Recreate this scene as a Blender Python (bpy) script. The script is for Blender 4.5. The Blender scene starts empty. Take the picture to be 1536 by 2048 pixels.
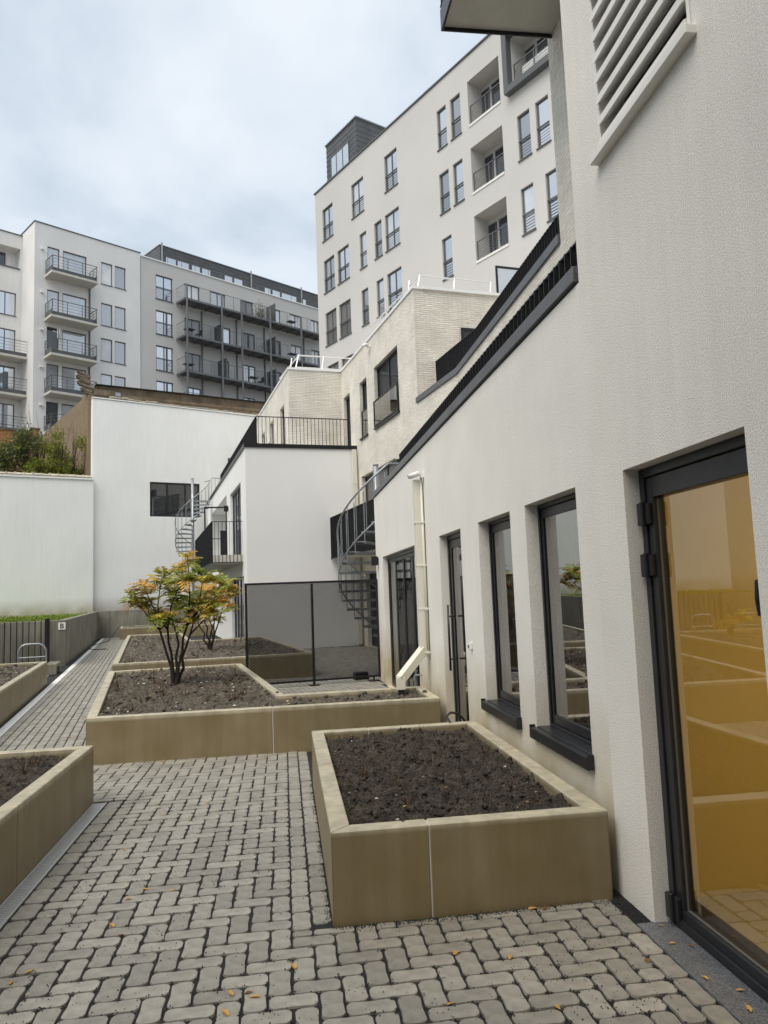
import bpy, bmesh, math, random
from mathutils import Vector, Matrix, noise
import numpy as np
R = math.radians
S = bpy.context.scene
COL = S.collection
random.seed(7)

# ------------------------------------------------------------------ camera
PITCH, ROLL, YAW = R(5.98), R(2.15), R(7.85)
fw = Vector((math.sin(YAW)*math.cos(PITCH), math.cos(YAW)*math.cos(PITCH), math.sin(PITCH)))
r0 = Vector((math.cos(YAW), -math.sin(YAW), 0)); d0 = fw.cross(r0)
cr = r0*math.cos(ROLL) + d0*math.sin(ROLL); cd = -r0*math.sin(ROLL) + d0*math.cos(ROLL)
cam = bpy.data.cameras.new('camera'); camo = bpy.data.objects.new('camera', cam); COL.objects.link(camo)
camo.matrix_world = Matrix(((cr.x, -cd.x, -fw.x, 0), (cr.y, -cd.y, -fw.y, 0), (cr.z, -cd.z, -fw.z, 1.6), (0, 0, 0, 1)))
cam.sensor_fit = 'VERTICAL'; cam.sensor_height = 36.0; cam.sensor_width = 27.0; cam.lens = 1487.6/2048*36
cam.clip_start = 0.05; cam.clip_end = 2000
S.camera = camo

# ------------------------------------------------------------------ sky, sun, exposure
SUN_EL, SUN_AZ = R(56), R(-134)          # azimuth from +Y towards +X: light comes from the left, a little behind
w = bpy.data.worlds.new('World'); S.world = w; w.use_nodes = True
nt = w.node_tree; nt.nodes.clear(); N = nt.nodes.new; L = nt.links.new
out = N('ShaderNodeOutputWorld'); bg = N('ShaderNodeBackground'); bg.inputs[1].default_value = 0.1
sky = N('ShaderNodeTexSky'); sky.sky_type = 'NISHITA'; sky.sun_disc = False
sky.sun_elevation = SUN_EL; sky.sun_rotation = SUN_AZ; sky.dust_density = 3.0
tc = N('ShaderNodeTexCoord'); sep = N('ShaderNodeSeparateXYZ'); L(tc.outputs['Generated'], sep.inputs[0])
mz = N('ShaderNodeMath'); mz.operation = 'MAXIMUM'; L(sep.outputs[2], mz.inputs[0]); mz.inputs[1].default_value = 0.0
az = N('ShaderNodeMath'); az.operation = 'ADD'; L(mz.outputs[0], az.inputs[0]); az.inputs[1].default_value = 0.35
dx = N('ShaderNodeMath'); dx.operation = 'DIVIDE'; L(sep.outputs[0], dx.inputs[0]); L(az.outputs[0], dx.inputs[1])
dy = N('ShaderNodeMath'); dy.operation = 'DIVIDE'; L(sep.outputs[1], dy.inputs[0]); L(az.outputs[0], dy.inputs[1])
cmb = N('ShaderNodeCombineXYZ'); L(dx.outputs[0], cmb.inputs[0]); L(dy.outputs[0], cmb.inputs[1])
nz = N('ShaderNodeTexNoise'); nz.inputs['Scale'].default_value = 2.0; nz.inputs['Detail'].default_value = 6.0
nz.inputs['Roughness'].default_value = 0.52; nz.inputs['Distortion'].default_value = 0.15; L(cmb.outputs[0], nz.inputs['Vector'])
ramp = N('ShaderNodeValToRGB'); L(nz.outputs[0], ramp.inputs[0])
ce = ramp.color_ramp.elements
ce[0].position = 0.33; ce[0].color = (0.45, 0.525, 0.61, 1); ce[1].position = 0.68; ce[1].color = (0.86, 0.89, 0.92, 1)
m_ = ce.new(0.5); m_.color = (0.67, 0.74, 0.81, 1)
sc = N('ShaderNodeVectorMath'); sc.operation = 'SCALE'; sc.inputs['Scale'].default_value = 10.0*0.56; L(ramp.outputs[0], sc.inputs[0])
mx = N('ShaderNodeMix'); mx.data_type = 'RGBA'; mx.inputs['Factor'].default_value = 0.92
L(sky.outputs[0], mx.inputs['A']); L(sc.outputs[0], mx.inputs['B']); L(mx.outputs['Result'], bg.inputs[0]); L(bg.outputs[0], out.inputs[0])
sun = bpy.data.lights.new('sun', 'SUN'); suno = bpy.data.objects.new('sun', sun); COL.objects.link(suno)
sun.energy = 1.5; sun.angle = R(50); sun.color = (1.0, 0.935, 0.84)
sd = Vector((math.sin(SUN_AZ)*math.cos(SUN_EL), math.cos(SUN_AZ)*math.cos(SUN_EL), math.sin(SUN_EL)))
suno.rotation_euler = sd.to_track_quat('Z', 'Y').to_euler(); suno.location = sd*60
S.view_settings.view_transform = 'Standard'; S.view_settings.look = 'None'
S.view_settings.gamma = 1.0; S.view_settings.use_curve_mapping = False
S.view_settings.exposure = 1.08
S.render.engine = 'CYCLES'
S.cycles.use_denoising = True; S.cycles.max_bounces = 7; S.cycles.diffuse_bounces = 4
S.cycles.transparent_max_bounces = 24; S.cycles.glossy_bounces = 4
S.cycles.sample_clamp_indirect = 6.0

# ------------------------------------------------------------------ materials
def _nm(name):
    m = bpy.data.materials.new(name); m.use_nodes = True
    b = m.node_tree.nodes['Principled BSDF']; return m, m.node_tree, b
def mat(name, col, rough=0.7, metal=0.0, var=0.0, vscale=3.0, bump=0.0, bscale=80.0, bdist=0.004, objvar=0.0, streak=0.0,
        stain_shade=None, spec=0.4, fine=0.0, fscale=300.0, detail=4.0):
    """base colour with procedural variation: large patches (var), vertical streaks, per-object tint, fine grain and bump"""
    m, t, b = _nm(name); N = t.nodes.new; L = t.links.new
    b.inputs['Roughness'].default_value = rough; b.inputs['Metallic'].default_value = metal
    b.inputs['Specular IOR Level'].default_value = spec
    tc = N('ShaderNodeTexCoord'); co = tc.outputs['Object']
    cur = N('ShaderNodeRGB'); cur.outputs[0].default_value = (*col, 1); cur = cur.outputs[0]
    def mul(c, fac_socket, lo, hi):
        mr = N('ShaderNodeMapRange'); mr.inputs[1].default_value = 0.3; mr.inputs[2].default_value = 0.7
        mr.inputs[3].default_value = lo; mr.inputs[4].default_value = hi; L(fac_socket, mr.inputs[0])
        v = N('ShaderNodeVectorMath'); v.operation = 'SCALE'; L(c, v.inputs[0]); L(mr.outputs[0], v.inputs['Scale']); return v.outputs[0]
    if var:
        n = N('ShaderNodeTexNoise'); n.inputs['Scale'].default_value = vscale; n.inputs['Detail'].default_value = detail; L(co, n.inputs['Vector'])
        cur = mul(cur, n.outputs[0], 1-var, 1+var)
    if fine:
        n = N('ShaderNodeTexNoise'); n.inputs['Scale'].default_value = fscale; n.inputs['Detail'].default_value = 2; L(co, n.inputs['Vector'])
        cur = mul(cur, n.outputs[0], 1-fine, 1+fine)
    if streak:
        mp = N('ShaderNodeMapping'); mp.inputs['Scale'].default_value = (14, 14, 0.7); L(co, mp.inputs[0])
        n = N('ShaderNodeTexNoise'); n.inputs['Scale'].default_value = 1.0; n.inputs['Detail'].default_value = 4; L(mp.outputs[0], n.inputs['Vector'])
        cur = mul(cur, n.outputs[0], 1-streak, 1+streak*0.5)
    if objvar:
        oi = N('ShaderNodeObjectInfo'); mr = N('ShaderNodeMapRange'); mr.inputs[3].default_value = 1-objvar; mr.inputs[4].default_value = 1+objvar
        L(oi.outputs['Random'], mr.inputs[0]); v = N('ShaderNodeVectorMath'); v.operation = 'SCALE'; L(cur, v.inputs[0]); L(mr.outputs[0], v.inputs['Scale']); cur = v.outputs[0]
    if stain_shade:
        scol, z0, z1, sscale, amt = stain_shade[:5]; low = stain_shade[5] if len(stain_shade) > 5 else 0.0          # band of dirt, or of shade put into the colour, between z0 (full) and z1 (none), broken up by noise
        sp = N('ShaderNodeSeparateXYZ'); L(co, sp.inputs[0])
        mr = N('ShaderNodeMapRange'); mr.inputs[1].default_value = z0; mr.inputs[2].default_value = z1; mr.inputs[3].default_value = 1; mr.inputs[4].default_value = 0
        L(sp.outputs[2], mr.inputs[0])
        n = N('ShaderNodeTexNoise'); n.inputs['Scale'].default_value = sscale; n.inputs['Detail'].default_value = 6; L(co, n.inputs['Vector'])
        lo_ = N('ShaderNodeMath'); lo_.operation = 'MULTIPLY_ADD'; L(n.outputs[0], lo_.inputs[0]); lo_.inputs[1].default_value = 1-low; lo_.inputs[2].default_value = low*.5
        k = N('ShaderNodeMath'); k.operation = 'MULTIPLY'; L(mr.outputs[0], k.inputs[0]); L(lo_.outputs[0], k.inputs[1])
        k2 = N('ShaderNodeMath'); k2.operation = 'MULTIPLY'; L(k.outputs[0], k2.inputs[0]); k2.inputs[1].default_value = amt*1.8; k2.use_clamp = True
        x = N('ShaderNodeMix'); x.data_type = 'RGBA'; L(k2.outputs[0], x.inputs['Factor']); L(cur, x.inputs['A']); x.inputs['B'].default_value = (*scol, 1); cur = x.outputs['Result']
    L(cur, b.inputs['Base Color'])
    if bump:
        n = N('ShaderNodeTexNoise'); n.inputs['Scale'].default_value = bscale; n.inputs['Detail'].default_value = 5; n.inputs['Roughness'].default_value = .68; L(co, n.inputs['Vector'])
        bp = N('ShaderNodeBump'); bp.inputs['Strength'].default_value = bump; bp.inputs['Distance'].default_value = bdist
        L(n.outputs[0], bp.inputs['Height']); L(bp.outputs[0], b.inputs['Normal'])
    return m
def brick_mat(name, c1, c2, mortar, bw=0.24, bh=0.052, bump=0.9):
    m, t, b = _nm(name); N = t.nodes.new; L = t.links.new
    tc = N('ShaderNodeTexCoord'); sp = N('ShaderNodeSeparateXYZ'); L(tc.outputs['Object'], sp.inputs[0])
    ad = N('ShaderNodeMath'); L(sp.outputs[0], ad.inputs[0]); L(sp.outputs[1], ad.inputs[1])
    cb = N('ShaderNodeCombineXYZ'); L(ad.outputs[0], cb.inputs[0]); L(sp.outputs[2], cb.inputs[1])
    br = N('ShaderNodeTexBrick'); L(cb.outputs[0], br.inputs['Vector']); br.inputs['Scale'].default_value = 1.0
    br.inputs['Brick Width'].default_value = bw; br.inputs['Row Height'].default_value = bh; br.inputs['Mortar Size'].default_value = 0.006
    br.inputs['Mortar Smooth'].default_value = 0.3
    br.inputs['Color1'].default_value = (*c1, 1); br.inputs['Color2'].default_value = (*c2, 1); br.inputs['Mortar'].default_value = (*mortar, 1)
    n = N('ShaderNodeTexNoise'); n.inputs['Scale'].default_value = 1.3; n.inputs['Detail'].default_value = 8; L(tc.outputs['Object'], n.inputs['Vector'])
    mr = N('ShaderNodeMapRange'); mr.inputs[1].default_value = .3; mr.inputs[2].default_value = .7; mr.inputs[3].default_value = .86; mr.inputs[4].default_value = 1.1; L(n.outputs[0], mr.inputs[0])
    v = N('ShaderNodeVectorMath'); v.operation = 'SCALE'; L(br.outputs[0], v.inputs[0]); L(mr.outputs[0], v.inputs['Scale']); L(v.outputs[0], b.inputs['Base Color'])
    n2 = N('ShaderNodeTexNoise'); n2.inputs['Scale'].default_value = 22; n2.inputs['Detail'].default_value = 3
    mp = N('ShaderNodeMapping'); mp.inputs['Scale'].default_value = (.35, .35, 1.4); L(tc.outputs['Object'], mp.inputs[0]); L(mp.outputs[0], n2.inputs['Vector'])
    s = N('ShaderNodeMath'); s.operation = 'SUBTRACT'; L(n2.outputs[0], s.inputs[0]); L(br.outputs['Fac'], s.inputs[1])
    bp = N('ShaderNodeBump'); bp.inputs['Strength'].default_value = bump; bp.inputs['Distance'].default_value = 0.02; L(s.outputs[0], bp.inputs['Height']); L(bp.outputs[0], b.inputs['Normal'])
    b.inputs['Roughness'].default_value = .9
    return m
def glass_mat(name, tint=(1, 1, 1), ior=1.75, rough=0.0):
    m = bpy.data.materials.new(name); m.use_nodes = True; t = m.node_tree; t.nodes.clear(); N = t.nodes.new; L = t.links.new
    o = N('ShaderNodeOutputMaterial'); mix = N('ShaderNodeMixShader'); tr = N('ShaderNodeBsdfTransparent'); tr.inputs[0].default_value = (*tint, 1)
    gl = N('ShaderNodeBsdfGlossy'); gl.inputs['Roughness'].default_value = rough
    fr = N('ShaderNodeFresnel'); fr.inputs[0].default_value = ior
    L(fr.outputs[0], mix.inputs[0]); L(tr.outputs[0], mix.inputs[1]); L(gl.outputs[0], mix.inputs[2]); L(mix.outputs[0], o.inputs[0])
    return m
def pane_mat(name, col, refl=0.5, objvar=.25):
    """far window: curtain or dark room seen through reflecting glass"""
    m = bpy.data.materials.new(name); m.use_nodes = True; t = m.node_tree; t.nodes.clear(); N = t.nodes.new; L = t.links.new
    o = N('ShaderNodeOutputMaterial'); mix = N('ShaderNodeMixShader'); d = N('ShaderNodeBsdfDiffuse')
    gl = N('ShaderNodeBsdfGlossy'); gl.inputs['Roughness'].default_value = 0.03; gl.inputs[0].default_value = (.86, .91, .97, 1)
    tc = N('ShaderNodeTexCoord'); n = N('ShaderNodeTexNoise'); n.inputs['Scale'].default_value = 1.2; n.inputs['Detail'].default_value = 3; L(tc.outputs['Object'], n.inputs['Vector'])
    oi = N('ShaderNodeObjectInfo'); mr = N('ShaderNodeMapRange'); mr.inputs[3].default_value = 1-objvar; mr.inputs[4].default_value = 1+objvar; L(oi.outputs['Random'], mr.inputs[0])
    c = N('ShaderNodeVectorMath'); c.operation = 'SCALE'; c.inputs[0].default_value = col; L(mr.outputs[0], c.inputs['Scale'])
    c2 = N('ShaderNodeVectorMath'); c2.operation = 'SCALE'; L(c.outputs[0], c2.inputs[0]); mr2 = N('ShaderNodeMapRange'); mr2.inputs[3].default_value = .6; mr2.inputs[4].default_value = 1.3; L(n.outputs[0], mr2.inputs[0]); L(mr2.outputs[0], c2.inputs['Scale'])
    L(c2.outputs[0], d.inputs[0]); mix.inputs[0].default_value = refl
    bp = N('ShaderNodeBump'); bp.inputs['Strength'].default_value = .03; bp.inputs['Distance'].default_value = .02; L(n.outputs[0], bp.inputs['Height']); L(bp.outputs[0], gl.inputs['Normal'])
    L(d.outputs[0], mix.inputs[1]); L(gl.outputs[0], mix.inputs[2]); L(mix.outputs[0], o.inputs[0])
    return m
def mesh_screen_mat(name):
    m = bpy.data.materials.new(name); m.use_nodes = True; t = m.node_tree; t.nodes.clear(); N = t.nodes.new; L = t.links.new
    o = N('ShaderNodeOutputMaterial'); mix = N('ShaderNodeMixShader'); tr = N('ShaderNodeBsdfTransparent'); d = N('ShaderNodeBsdfDiffuse'); d.inputs[0].default_value = (.012, .012, .014, 1)
    tc = N('ShaderNodeTexCoord'); sp = N('ShaderNodeSeparateXYZ'); L(tc.outputs['Object'], sp.inputs[0])
    def wave(sock, per):
        k = N('ShaderNodeMath'); k.operation = 'MULTIPLY'; L(sock, k.inputs[0]); k.inputs[1].default_value = 1.0/per
        f = N('ShaderNodeMath'); f.operation = 'FRACT'; L(k.outputs[0], f.inputs[0])
        c = N('ShaderNodeMath'); c.operation = 'LESS_THAN'; L(f.outputs[0], c.inputs[0]); c.inputs[1].default_value = .46; return c.outputs[0]
    a = wave(sp.outputs[0], .0125); b = wave(sp.outputs[2], .0125)
    mxm = N('ShaderNodeMath'); mxm.operation = 'MAXIMUM'; L(a, mxm.inputs[0]); L(b, mxm.inputs[1])
    L(mxm.outputs[0], mix.inputs[0]); L(tr.outputs[0], mix.inputs[1]); L(d.outputs[0], mix.inputs[2]); L(mix.outputs[0], o.inputs[0])
    return m
def leaf_mat(name, col, var=.35):
    m, t, b = _nm(name); N = t.nodes.new; L = t.links.new
    tc = N('ShaderNodeTexCoord'); n = N('ShaderNodeTexNoise'); n.inputs['Scale'].default_value = 9; n.inputs['Detail'].default_value = 4; L(tc.outputs['Object'], n.inputs['Vector'])
    mr = N('ShaderNodeMapRange'); mr.inputs[1].default_value = .3; mr.inputs[2].default_value = .7; mr.inputs[3].default_value = 1-var; mr.inputs[4].default_value = 1+var; L(n.outputs[0], mr.inputs[0])
    v = N('ShaderNodeVectorMath'); v.operation = 'SCALE'; v.inputs[0].default_value = col; L(mr.outputs[0], v.inputs['Scale'])
    L(v.outputs[0], b.inputs['Base Color']); b.inputs['Roughness'].default_value = .55
    tl = N('ShaderNodeBsdfTranslucent'); L(v.outputs[0], tl.inputs[0]); mx = N('ShaderNodeMixShader'); mx.inputs[0].default_value = .3
    o = t.nodes['Material Output']; L(b.outputs[0], mx.inputs[1]); L(tl.outputs[0], mx.inputs[2]); L(mx.outputs[0], o.inputs[0])
    return m

M = {}
M['render'] = mat('coarse_render', (.84, .82, .765), .92, var=.045, vscale=1.2, fine=.16, fscale=130, streak=.025, bump=.75, bscale=150, bdist=.009, stain_shade=((.50, .42, .26), .40, 1.0, 2.6, .85))
M['render_high'] = mat('coarse_render_weathered', (.84, .815, .755), .92, var=.06, vscale=1.0, fine=.2, fscale=150, streak=.03, bump=.75, bscale=150, bdist=.009)
M['render_smooth'] = mat('smooth_white_render', (.80, .80, .785), .9, var=.03, vscale=.5, bump=.15, bscale=60, bdist=.004)
M['render_back'] = mat('white_boundary_render', (.84, .845, .835), .9, var=.045, vscale=.45, streak=.045, bump=.25, bscale=14, bdist=.006, stain_shade=((.40, .36, .27), 1.05, 1.75, 1.6, .9))
M['render_grey'] = mat('light_grey_render', (.54, .53, .51), .9, var=.05, vscale=.25)
M['render_grey2'] = mat('weathered_grey_render', (.74, .73, .71), .9, var=.06, vscale=.35, streak=.05)
M['brick'] = brick_mat('cream_brick', (.82, .775, .69), (.73, .685, .605), (.60, .56, .48))
M['brick_red'] = brick_mat('orange_brick', (.42, .20, .07), (.34, .15, .055), (.30, .24, .16), .21, .065)
M['brick_old'] = brick_mat('old_brown_brick', (.27, .20, .12), (.22, .16, .10), (.24, .20, .14), .21, .065)
M['black'] = mat('black_powder_coat', (.012, .012, .014), .36, var=.2, vscale=8)
M['anthracite'] = mat('anthracite_aluminium', (.018, .019, .022), .35, fine=.3, fscale=150, var=.2, vscale=4)
M['coping'] = mat('dark_speckled_metal', (.13, .135, .145), .42, metal=.2, fine=.55, fscale=140, var=.15)
M['greyframe'] = mat('grey_window_frame', (.10, .105, .11), .5)
M['slate'] = mat('dark_slat_cladding', (.085, .09, .095), .6, var=.15, vscale=2)
M['steel'] = mat('grey_painted_steel', (.13, .135, .14), .5, var=.1)
M['grate'] = mat('zinc_grating', (.62, .64, .66), .4, metal=.35, var=.1)
M['galv'] = mat('galvanised_steel', (.34, .36, .38), .38, metal=.65, var=.15, vscale=9, fine=.12, fscale=60)
M['alu'] = mat('bright_aluminium', (.74, .74, .73), .35, metal=.4)
M['white'] = mat('white_metal', (.80, .80, .79), .45)
M['cream'] = mat('cream_plastic', (.68, .66, .565), .45, var=.03)
M['louvre'] = mat('white_louvre_paint', (.82, .805, .75), .5, var=.04)
M['paver'] = mat('damp_grey_paver', (.252, .238, .205), .50, objvar=.19, var=.2, vscale=18, fine=.3, fscale=420, bump=.35, bscale=160, bdist=.0025, spec=.6)
M['paver_far'] = mat('grey_paver', (.272, .258, .222), .6, var=.24, vscale=5.5, fine=.22, fscale=230, bump=.3, bscale=160, bdist=.002)
M['grit'] = mat('black_joint_grit', (.020, .020, .021), .75, fine=.6, fscale=160, bump=1.0, bscale=210, bdist=.008)
M['grain'] = mat('black_grain', (.018, .018, .019), .6)
M['concrete'] = mat('beige_precast_concrete', (.44, .395, .285), .46, var=.10, vscale=2.3, streak=.26, fine=.08, fscale=200, bump=.15, bscale=90, bdist=.002, spec=.6, objvar=.06, stain_shade=((.165, .118, .045), .405, .428, 4.0, .86, .72))  # below the rim: ochre film, deepened to paint in the faces' shade
M['concrete_grey'] = mat('grey_cast_concrete', (.215, .205, .165), .6, var=.25, vscale=1.4, streak=.30, bump=.2, bscale=40)
M['plinth'] = mat('pale_concrete', (.55, .535, .48), .8, var=.08)
M['soil'] = mat('dark_soil', (.078, .064, .050), .95, var=.5, vscale=12, fine=.7, fscale=90, bump=1.0, bscale=110, bdist=.03, detail=6)
M['soil_dry'] = mat('dry_brown_soil', (.115, .096, .074), .95, var=.3, vscale=5, fine=.6, fscale=40, bump=1.0, bscale=55, bdist=.03, detail=6)
M['chip'] = mat('pale_chip', (.42, .38, .30), .85, objvar=.2, var=.3)
M['moss'] = leaf_mat('bright_moss', (.17, .23, .025), .4)
M['glass'] = glass_mat('clear_glass', (.55, .57, .54), 9.0)
M['glass_amber'] = glass_mat('door_glass', (.80, .76, .60), 2.7)
M['pane_sky'] = pane_mat('window_reflecting_sky', (.20, .21, .22), .62)
M['pane_sky2'] = pane_mat('window_part_blind', (.42, .43, .44), .45); M['pane_sky3'] = pane_mat('window_dim', (.12, .12, .12), .38)
M['pane_blind2'] = pane_mat('window_white_curtain', (.66, .66, .64), .18)
M['pane_blind'] = pane_mat('window_with_blind', (.50, .52, .54), .30)
M['pane_dark'] = pane_mat('dark_window', (.035, .036, .038), .10)
M['pane_curtain'] = pane_mat('curtained_window', (.16, .155, .15), .12)
M['screen'] = mesh_screen_mat('woven_mesh')
M['roofing'] = mat('grey_roofing', (.20, .20, .20), .9, var=.2)
M['timber'] = mat('weathered_timber', (.16, .125, .085), .85, var=.35, vscale=2, streak=.25)
M['tile'] = mat('old_roof_tile', (.20, .16, .12), .8, objvar=.35, var=.3, vscale=12)
M['tile_light'] = mat('pale_ridge_tile', (.50, .45, .36), .8, objvar=.2, var=.2, vscale=9)
M['bark'] = mat('dark_bark', (.030, .022, .018), .85, var=.4, vscale=20, bump=.6, bscale=60)
M['leaf_green'] = leaf_mat('leaf_green', (.27, .33, .045)); M['leaf_olive'] = leaf_mat('leaf_olive', (.50, .43, .07)); M['leaf_orange'] = leaf_mat('leaf_orange', (.68, .37, .08))
M['bush_a'] = leaf_mat('bush_dark', (.12, .15, .05)); M['bush_b'] = leaf_mat('bush_yellow', (.34, .37, .06)); M['bush_c'] = leaf_mat('bush_grey', (.17, .18, .12))
M['dead'] = leaf_mat('dead_stems', (.10, .055, .022)); M['fallen'] = leaf_mat('fallen_leaf', (.62, .36, .10)); M['fallen_b'] = leaf_mat('fallen_leaf_brown', (.26, .13, .035))
M['ochre'] = mat('ochre_plaster', (.60, .48, .18), .85, var=.06, vscale=.9)
M['room'] = mat('dim_room_wall', (.34, .32, .27), .9); M['room_floor'] = mat('room_floor', (.38, .34, .26), .6, var=.1)
M['hose'] = mat('black_hose', (.02, .02, .02), .5)
M['bare'] = mat('bare_ground', (.13, .12, .10), .95, var=.3)
M['red'] = mat('dark_red_paint', (.25, .03, .025), .5)
lamp_m, lt, lb = _nm('lit_lamp'); lb.inputs['Emission Color'].default_value = (1, .80, .50, 1); lb.inputs['Emission Strength'].default_value = 8.0; M['lamp'] = lamp_m

# ------------------------------------------------------------------ mesh helpers
class MB:
    """collects shapes, then links them as ONE mesh object"""
    def __init__(s): s.v = []; s.f = []; s.m = []; s.cur = 0
    def add(s, vs, fs):
        o = len(s.v); s.v += [tuple(p) for p in vs]
        for f in fs: s.f.append(tuple(i+o for i in f)); s.m.append(s.cur)
        return s
    def quad(s, a, b, c, d): return s.add((a, b, c, d), ((0, 1, 2, 3),))
    def box(s, x0, x1, y0, y1, z0, z1):
        return s.add(((x0, y0, z0), (x1, y0, z0), (x1, y1, z0), (x0, y1, z0), (x0, y0, z1), (x1, y0, z1), (x1, y1, z1), (x0, y1, z1)),
                     ((0, 3, 2, 1), (4, 5, 6, 7), (0, 1, 5, 4), (1, 2, 6, 5), (2, 3, 7, 6), (3, 0, 4, 7)))
    def prism(s, poly, z0, z1):
        n = len(poly); vs = [(x, y, z0) for x, y in poly] + [(x, y, z1) for x, y in poly]
        return s.add(vs, [tuple(range(n-1, -1, -1)), tuple(range(n, 2*n))] + [(i, (i+1) % n, (i+1) % n+n, i+n) for i in range(n)])
    def bar(s, p, q, w, h, up=(0, 0, 1)):
        p = Vector(p); q = Vector(q); d = (q-p).normalized(); u = Vector(up)
        if abs(d.dot(u)) > .99: u = Vector((0, 1, 0))
        a = d.cross(u).normalized()*w/2; b = a.cross(d).normalized()*h/2
        vs = [p-a-b, p+a-b, p+a+b, p-a+b, q-a-b, q+a-b, q+a+b, q-a+b]
        return s.add(vs, ((3, 2, 1, 0), (4, 5, 6, 7), (0, 1, 5, 4), (1, 2, 6, 5), (2, 3, 7, 6), (3, 0, 4, 7)))
    def tube(s, pts, rad, n=8, caps=True):
        pts = [Vector(p) for p in pts]; k = len(pts)
        if not isinstance(rad, (list, tuple)): rad = [rad]*k
        vs = []; ref = None
        for i, p in enumerate(pts):
            d = (pts[min(i+1, k-1)]-pts[max(i-1, 0)]).normalized()
            if ref is None: ref = Vector((0, 0, 1)) if abs(d.z) < .9 else Vector((1, 0, 0))
            a = d.cross(ref).normalized(); b = a.cross(d).normalized(); ref = b if abs(b.dot(d)) < .9 else ref
            vs += [p+(a*math.cos(t*2*math.pi/n)+b*math.sin(t*2*math.pi/n))*rad[i] for t in range(n)]
        fs = [(i*n+t, i*n+(t+1) % n, (i+1)*n+(t+1) % n, (i+1)*n+t) for i in range(k-1) for t in range(n)]
        if caps: fs += [tuple(range(n-1, -1, -1)), tuple((k-1)*n+t for t in range(n))]
        return s.add(vs, fs)
    def mesh(s, name, mats, smooth=False, bevel=0.0):
        me = bpy.data.meshes.new(name); me.from_pydata(s.v, [], s.f)
        for m in (mats if isinstance(mats, (list, tuple)) else [mats]): me.materials.append(m)
        if any(s.m): me.polygons.foreach_set('material_index', s.m)
        if bevel:
            bm = bmesh.new(); bm.from_mesh(me); bmesh.ops.bevel(bm, geom=bm.edges[:], offset=bevel, segments=1, affect='EDGES', profile=.5, clamp_overlap=True); bm.to_mesh(me); bm.free()
        if smooth: me.polygons.foreach_set('use_smooth', [True]*len(me.polygons))
        me.update(); return me
    def build(s, name, mats, parent=None, smooth=False, bevel=0.0, loc=None, rot=None):
        return link(name, s.mesh(name, mats, smooth, bevel), parent, loc, rot)
def link(name, me, parent=None, loc=None, rot=None):
    o = bpy.data.objects.new(name, me); COL.objects.link(o)
    if parent: o.parent = parent
    if loc: o.location = loc
    if rot: o.rotation_euler = rot
    return o
def tag(o, label=None, cat=None, group=None, kind=None):
    if label: o['label'] = label
    if cat: o['category'] = cat
    if group: o['group'] = group
    if kind: o['kind'] = kind
    return o
def thing(name, label, cat, loc=(0, 0, 0), rz=0.0, group=None):
    o = bpy.data.objects.new(name, None); COL.objects.link(o); o.location = loc; o.rotation_euler = (0, 0, rz); o.empty_display_size = .2
    return tag(o, label, cat, group)
A10 = R(10); C10, S10 = math.cos(A10), math.sin(A10)
def xy(a, b, z=0.0): return (a*C10-b*S10, a*S10+b*C10, z)     # the far part of the yard is turned 10 degrees
def shell(mb, x0, x1, z0, z1, depth=None, holes=(), y=0.0, top=True):
    """a facade in local axes (x along, y inwards, z up): front with openings, reveals, closed back of each recess, sides, roof"""
    xs = sorted({x0, x1, *[h[0] for h in holes], *[h[2] for h in holes]}); zs = sorted({z0, z1, *[h[1] for h in holes], *[h[3] for h in holes]})
    for i in range(len(xs)-1):
        for j in range(len(zs)-1):
            cx, cz = (xs[i]+xs[i+1])/2, (zs[j]+zs[j+1])/2
            if any(h[0] < cx < h[2] and h[1] < cz < h[3] for h in holes) or not (x0 < cx < x1 and z0 < cz < z1): continue
            mb.quad((xs[i], y, zs[j]), (xs[i+1], y, zs[j]), (xs[i+1], y, zs[j+1]), (xs[i], y, zs[j+1]))
    for h in holes:
        a, b, c, d, dp = h[:5]; yy = y+dp
        mb.quad((a, y, b), (a, yy, b), (a, yy, d), (a, y, d)); mb.quad((c, y, d), (c, yy, d), (c, yy, b), (c, y, b))
        mb.quad((a, y, d), (a, yy, d), (c, yy, d), (c, y, d)); mb.quad((a, y, b), (c, y, b), (c, yy, b), (a, yy, b))
        if len(h) < 6 or h[5]: mb.quad((a, yy, b), (c, yy, b), (c, yy, d), (a, yy, d))
    if depth:
        yb = y+depth
        mb.quad((x0, y, z0), (x0, y, z1), (x0, yb, z1), (x0, yb, z0)); mb.quad((x1, y, z0), (x1, yb, z0), (x1, yb, z1), (x1, y, z1))
        mb.quad((x0, yb, z0), (x0, yb, z1), (x1, yb, z1), (x1, yb, z0))
        if top: mb.quad((x0, y, z1), (x1, y, z1), (x1, yb, z1), (x0, yb, z1))
    return mb
def frame_mb(x0, x1, z0, z1, y0, y1, t, mull=(), trans=()):
    mb = MB(); mb.box(x0, x0+t, y0, y1, z0, z1); mb.box(x1-t, x1, y0, y1, z0, z1); mb.box(x0+t, x1-t, y0, y1, z0, z0+t); mb.box(x0+t, x1-t, y0, y1, z1-t, z1)
    for m in mull: mb.box(m-t/2, m+t/2, y0+.003, y1-.003, z0+t, z1-t)
    for q in trans: mb.box(x0+t, x1-t, y0+.006, y1-.006, q-t/2, q+t/2)
    return mb
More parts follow.
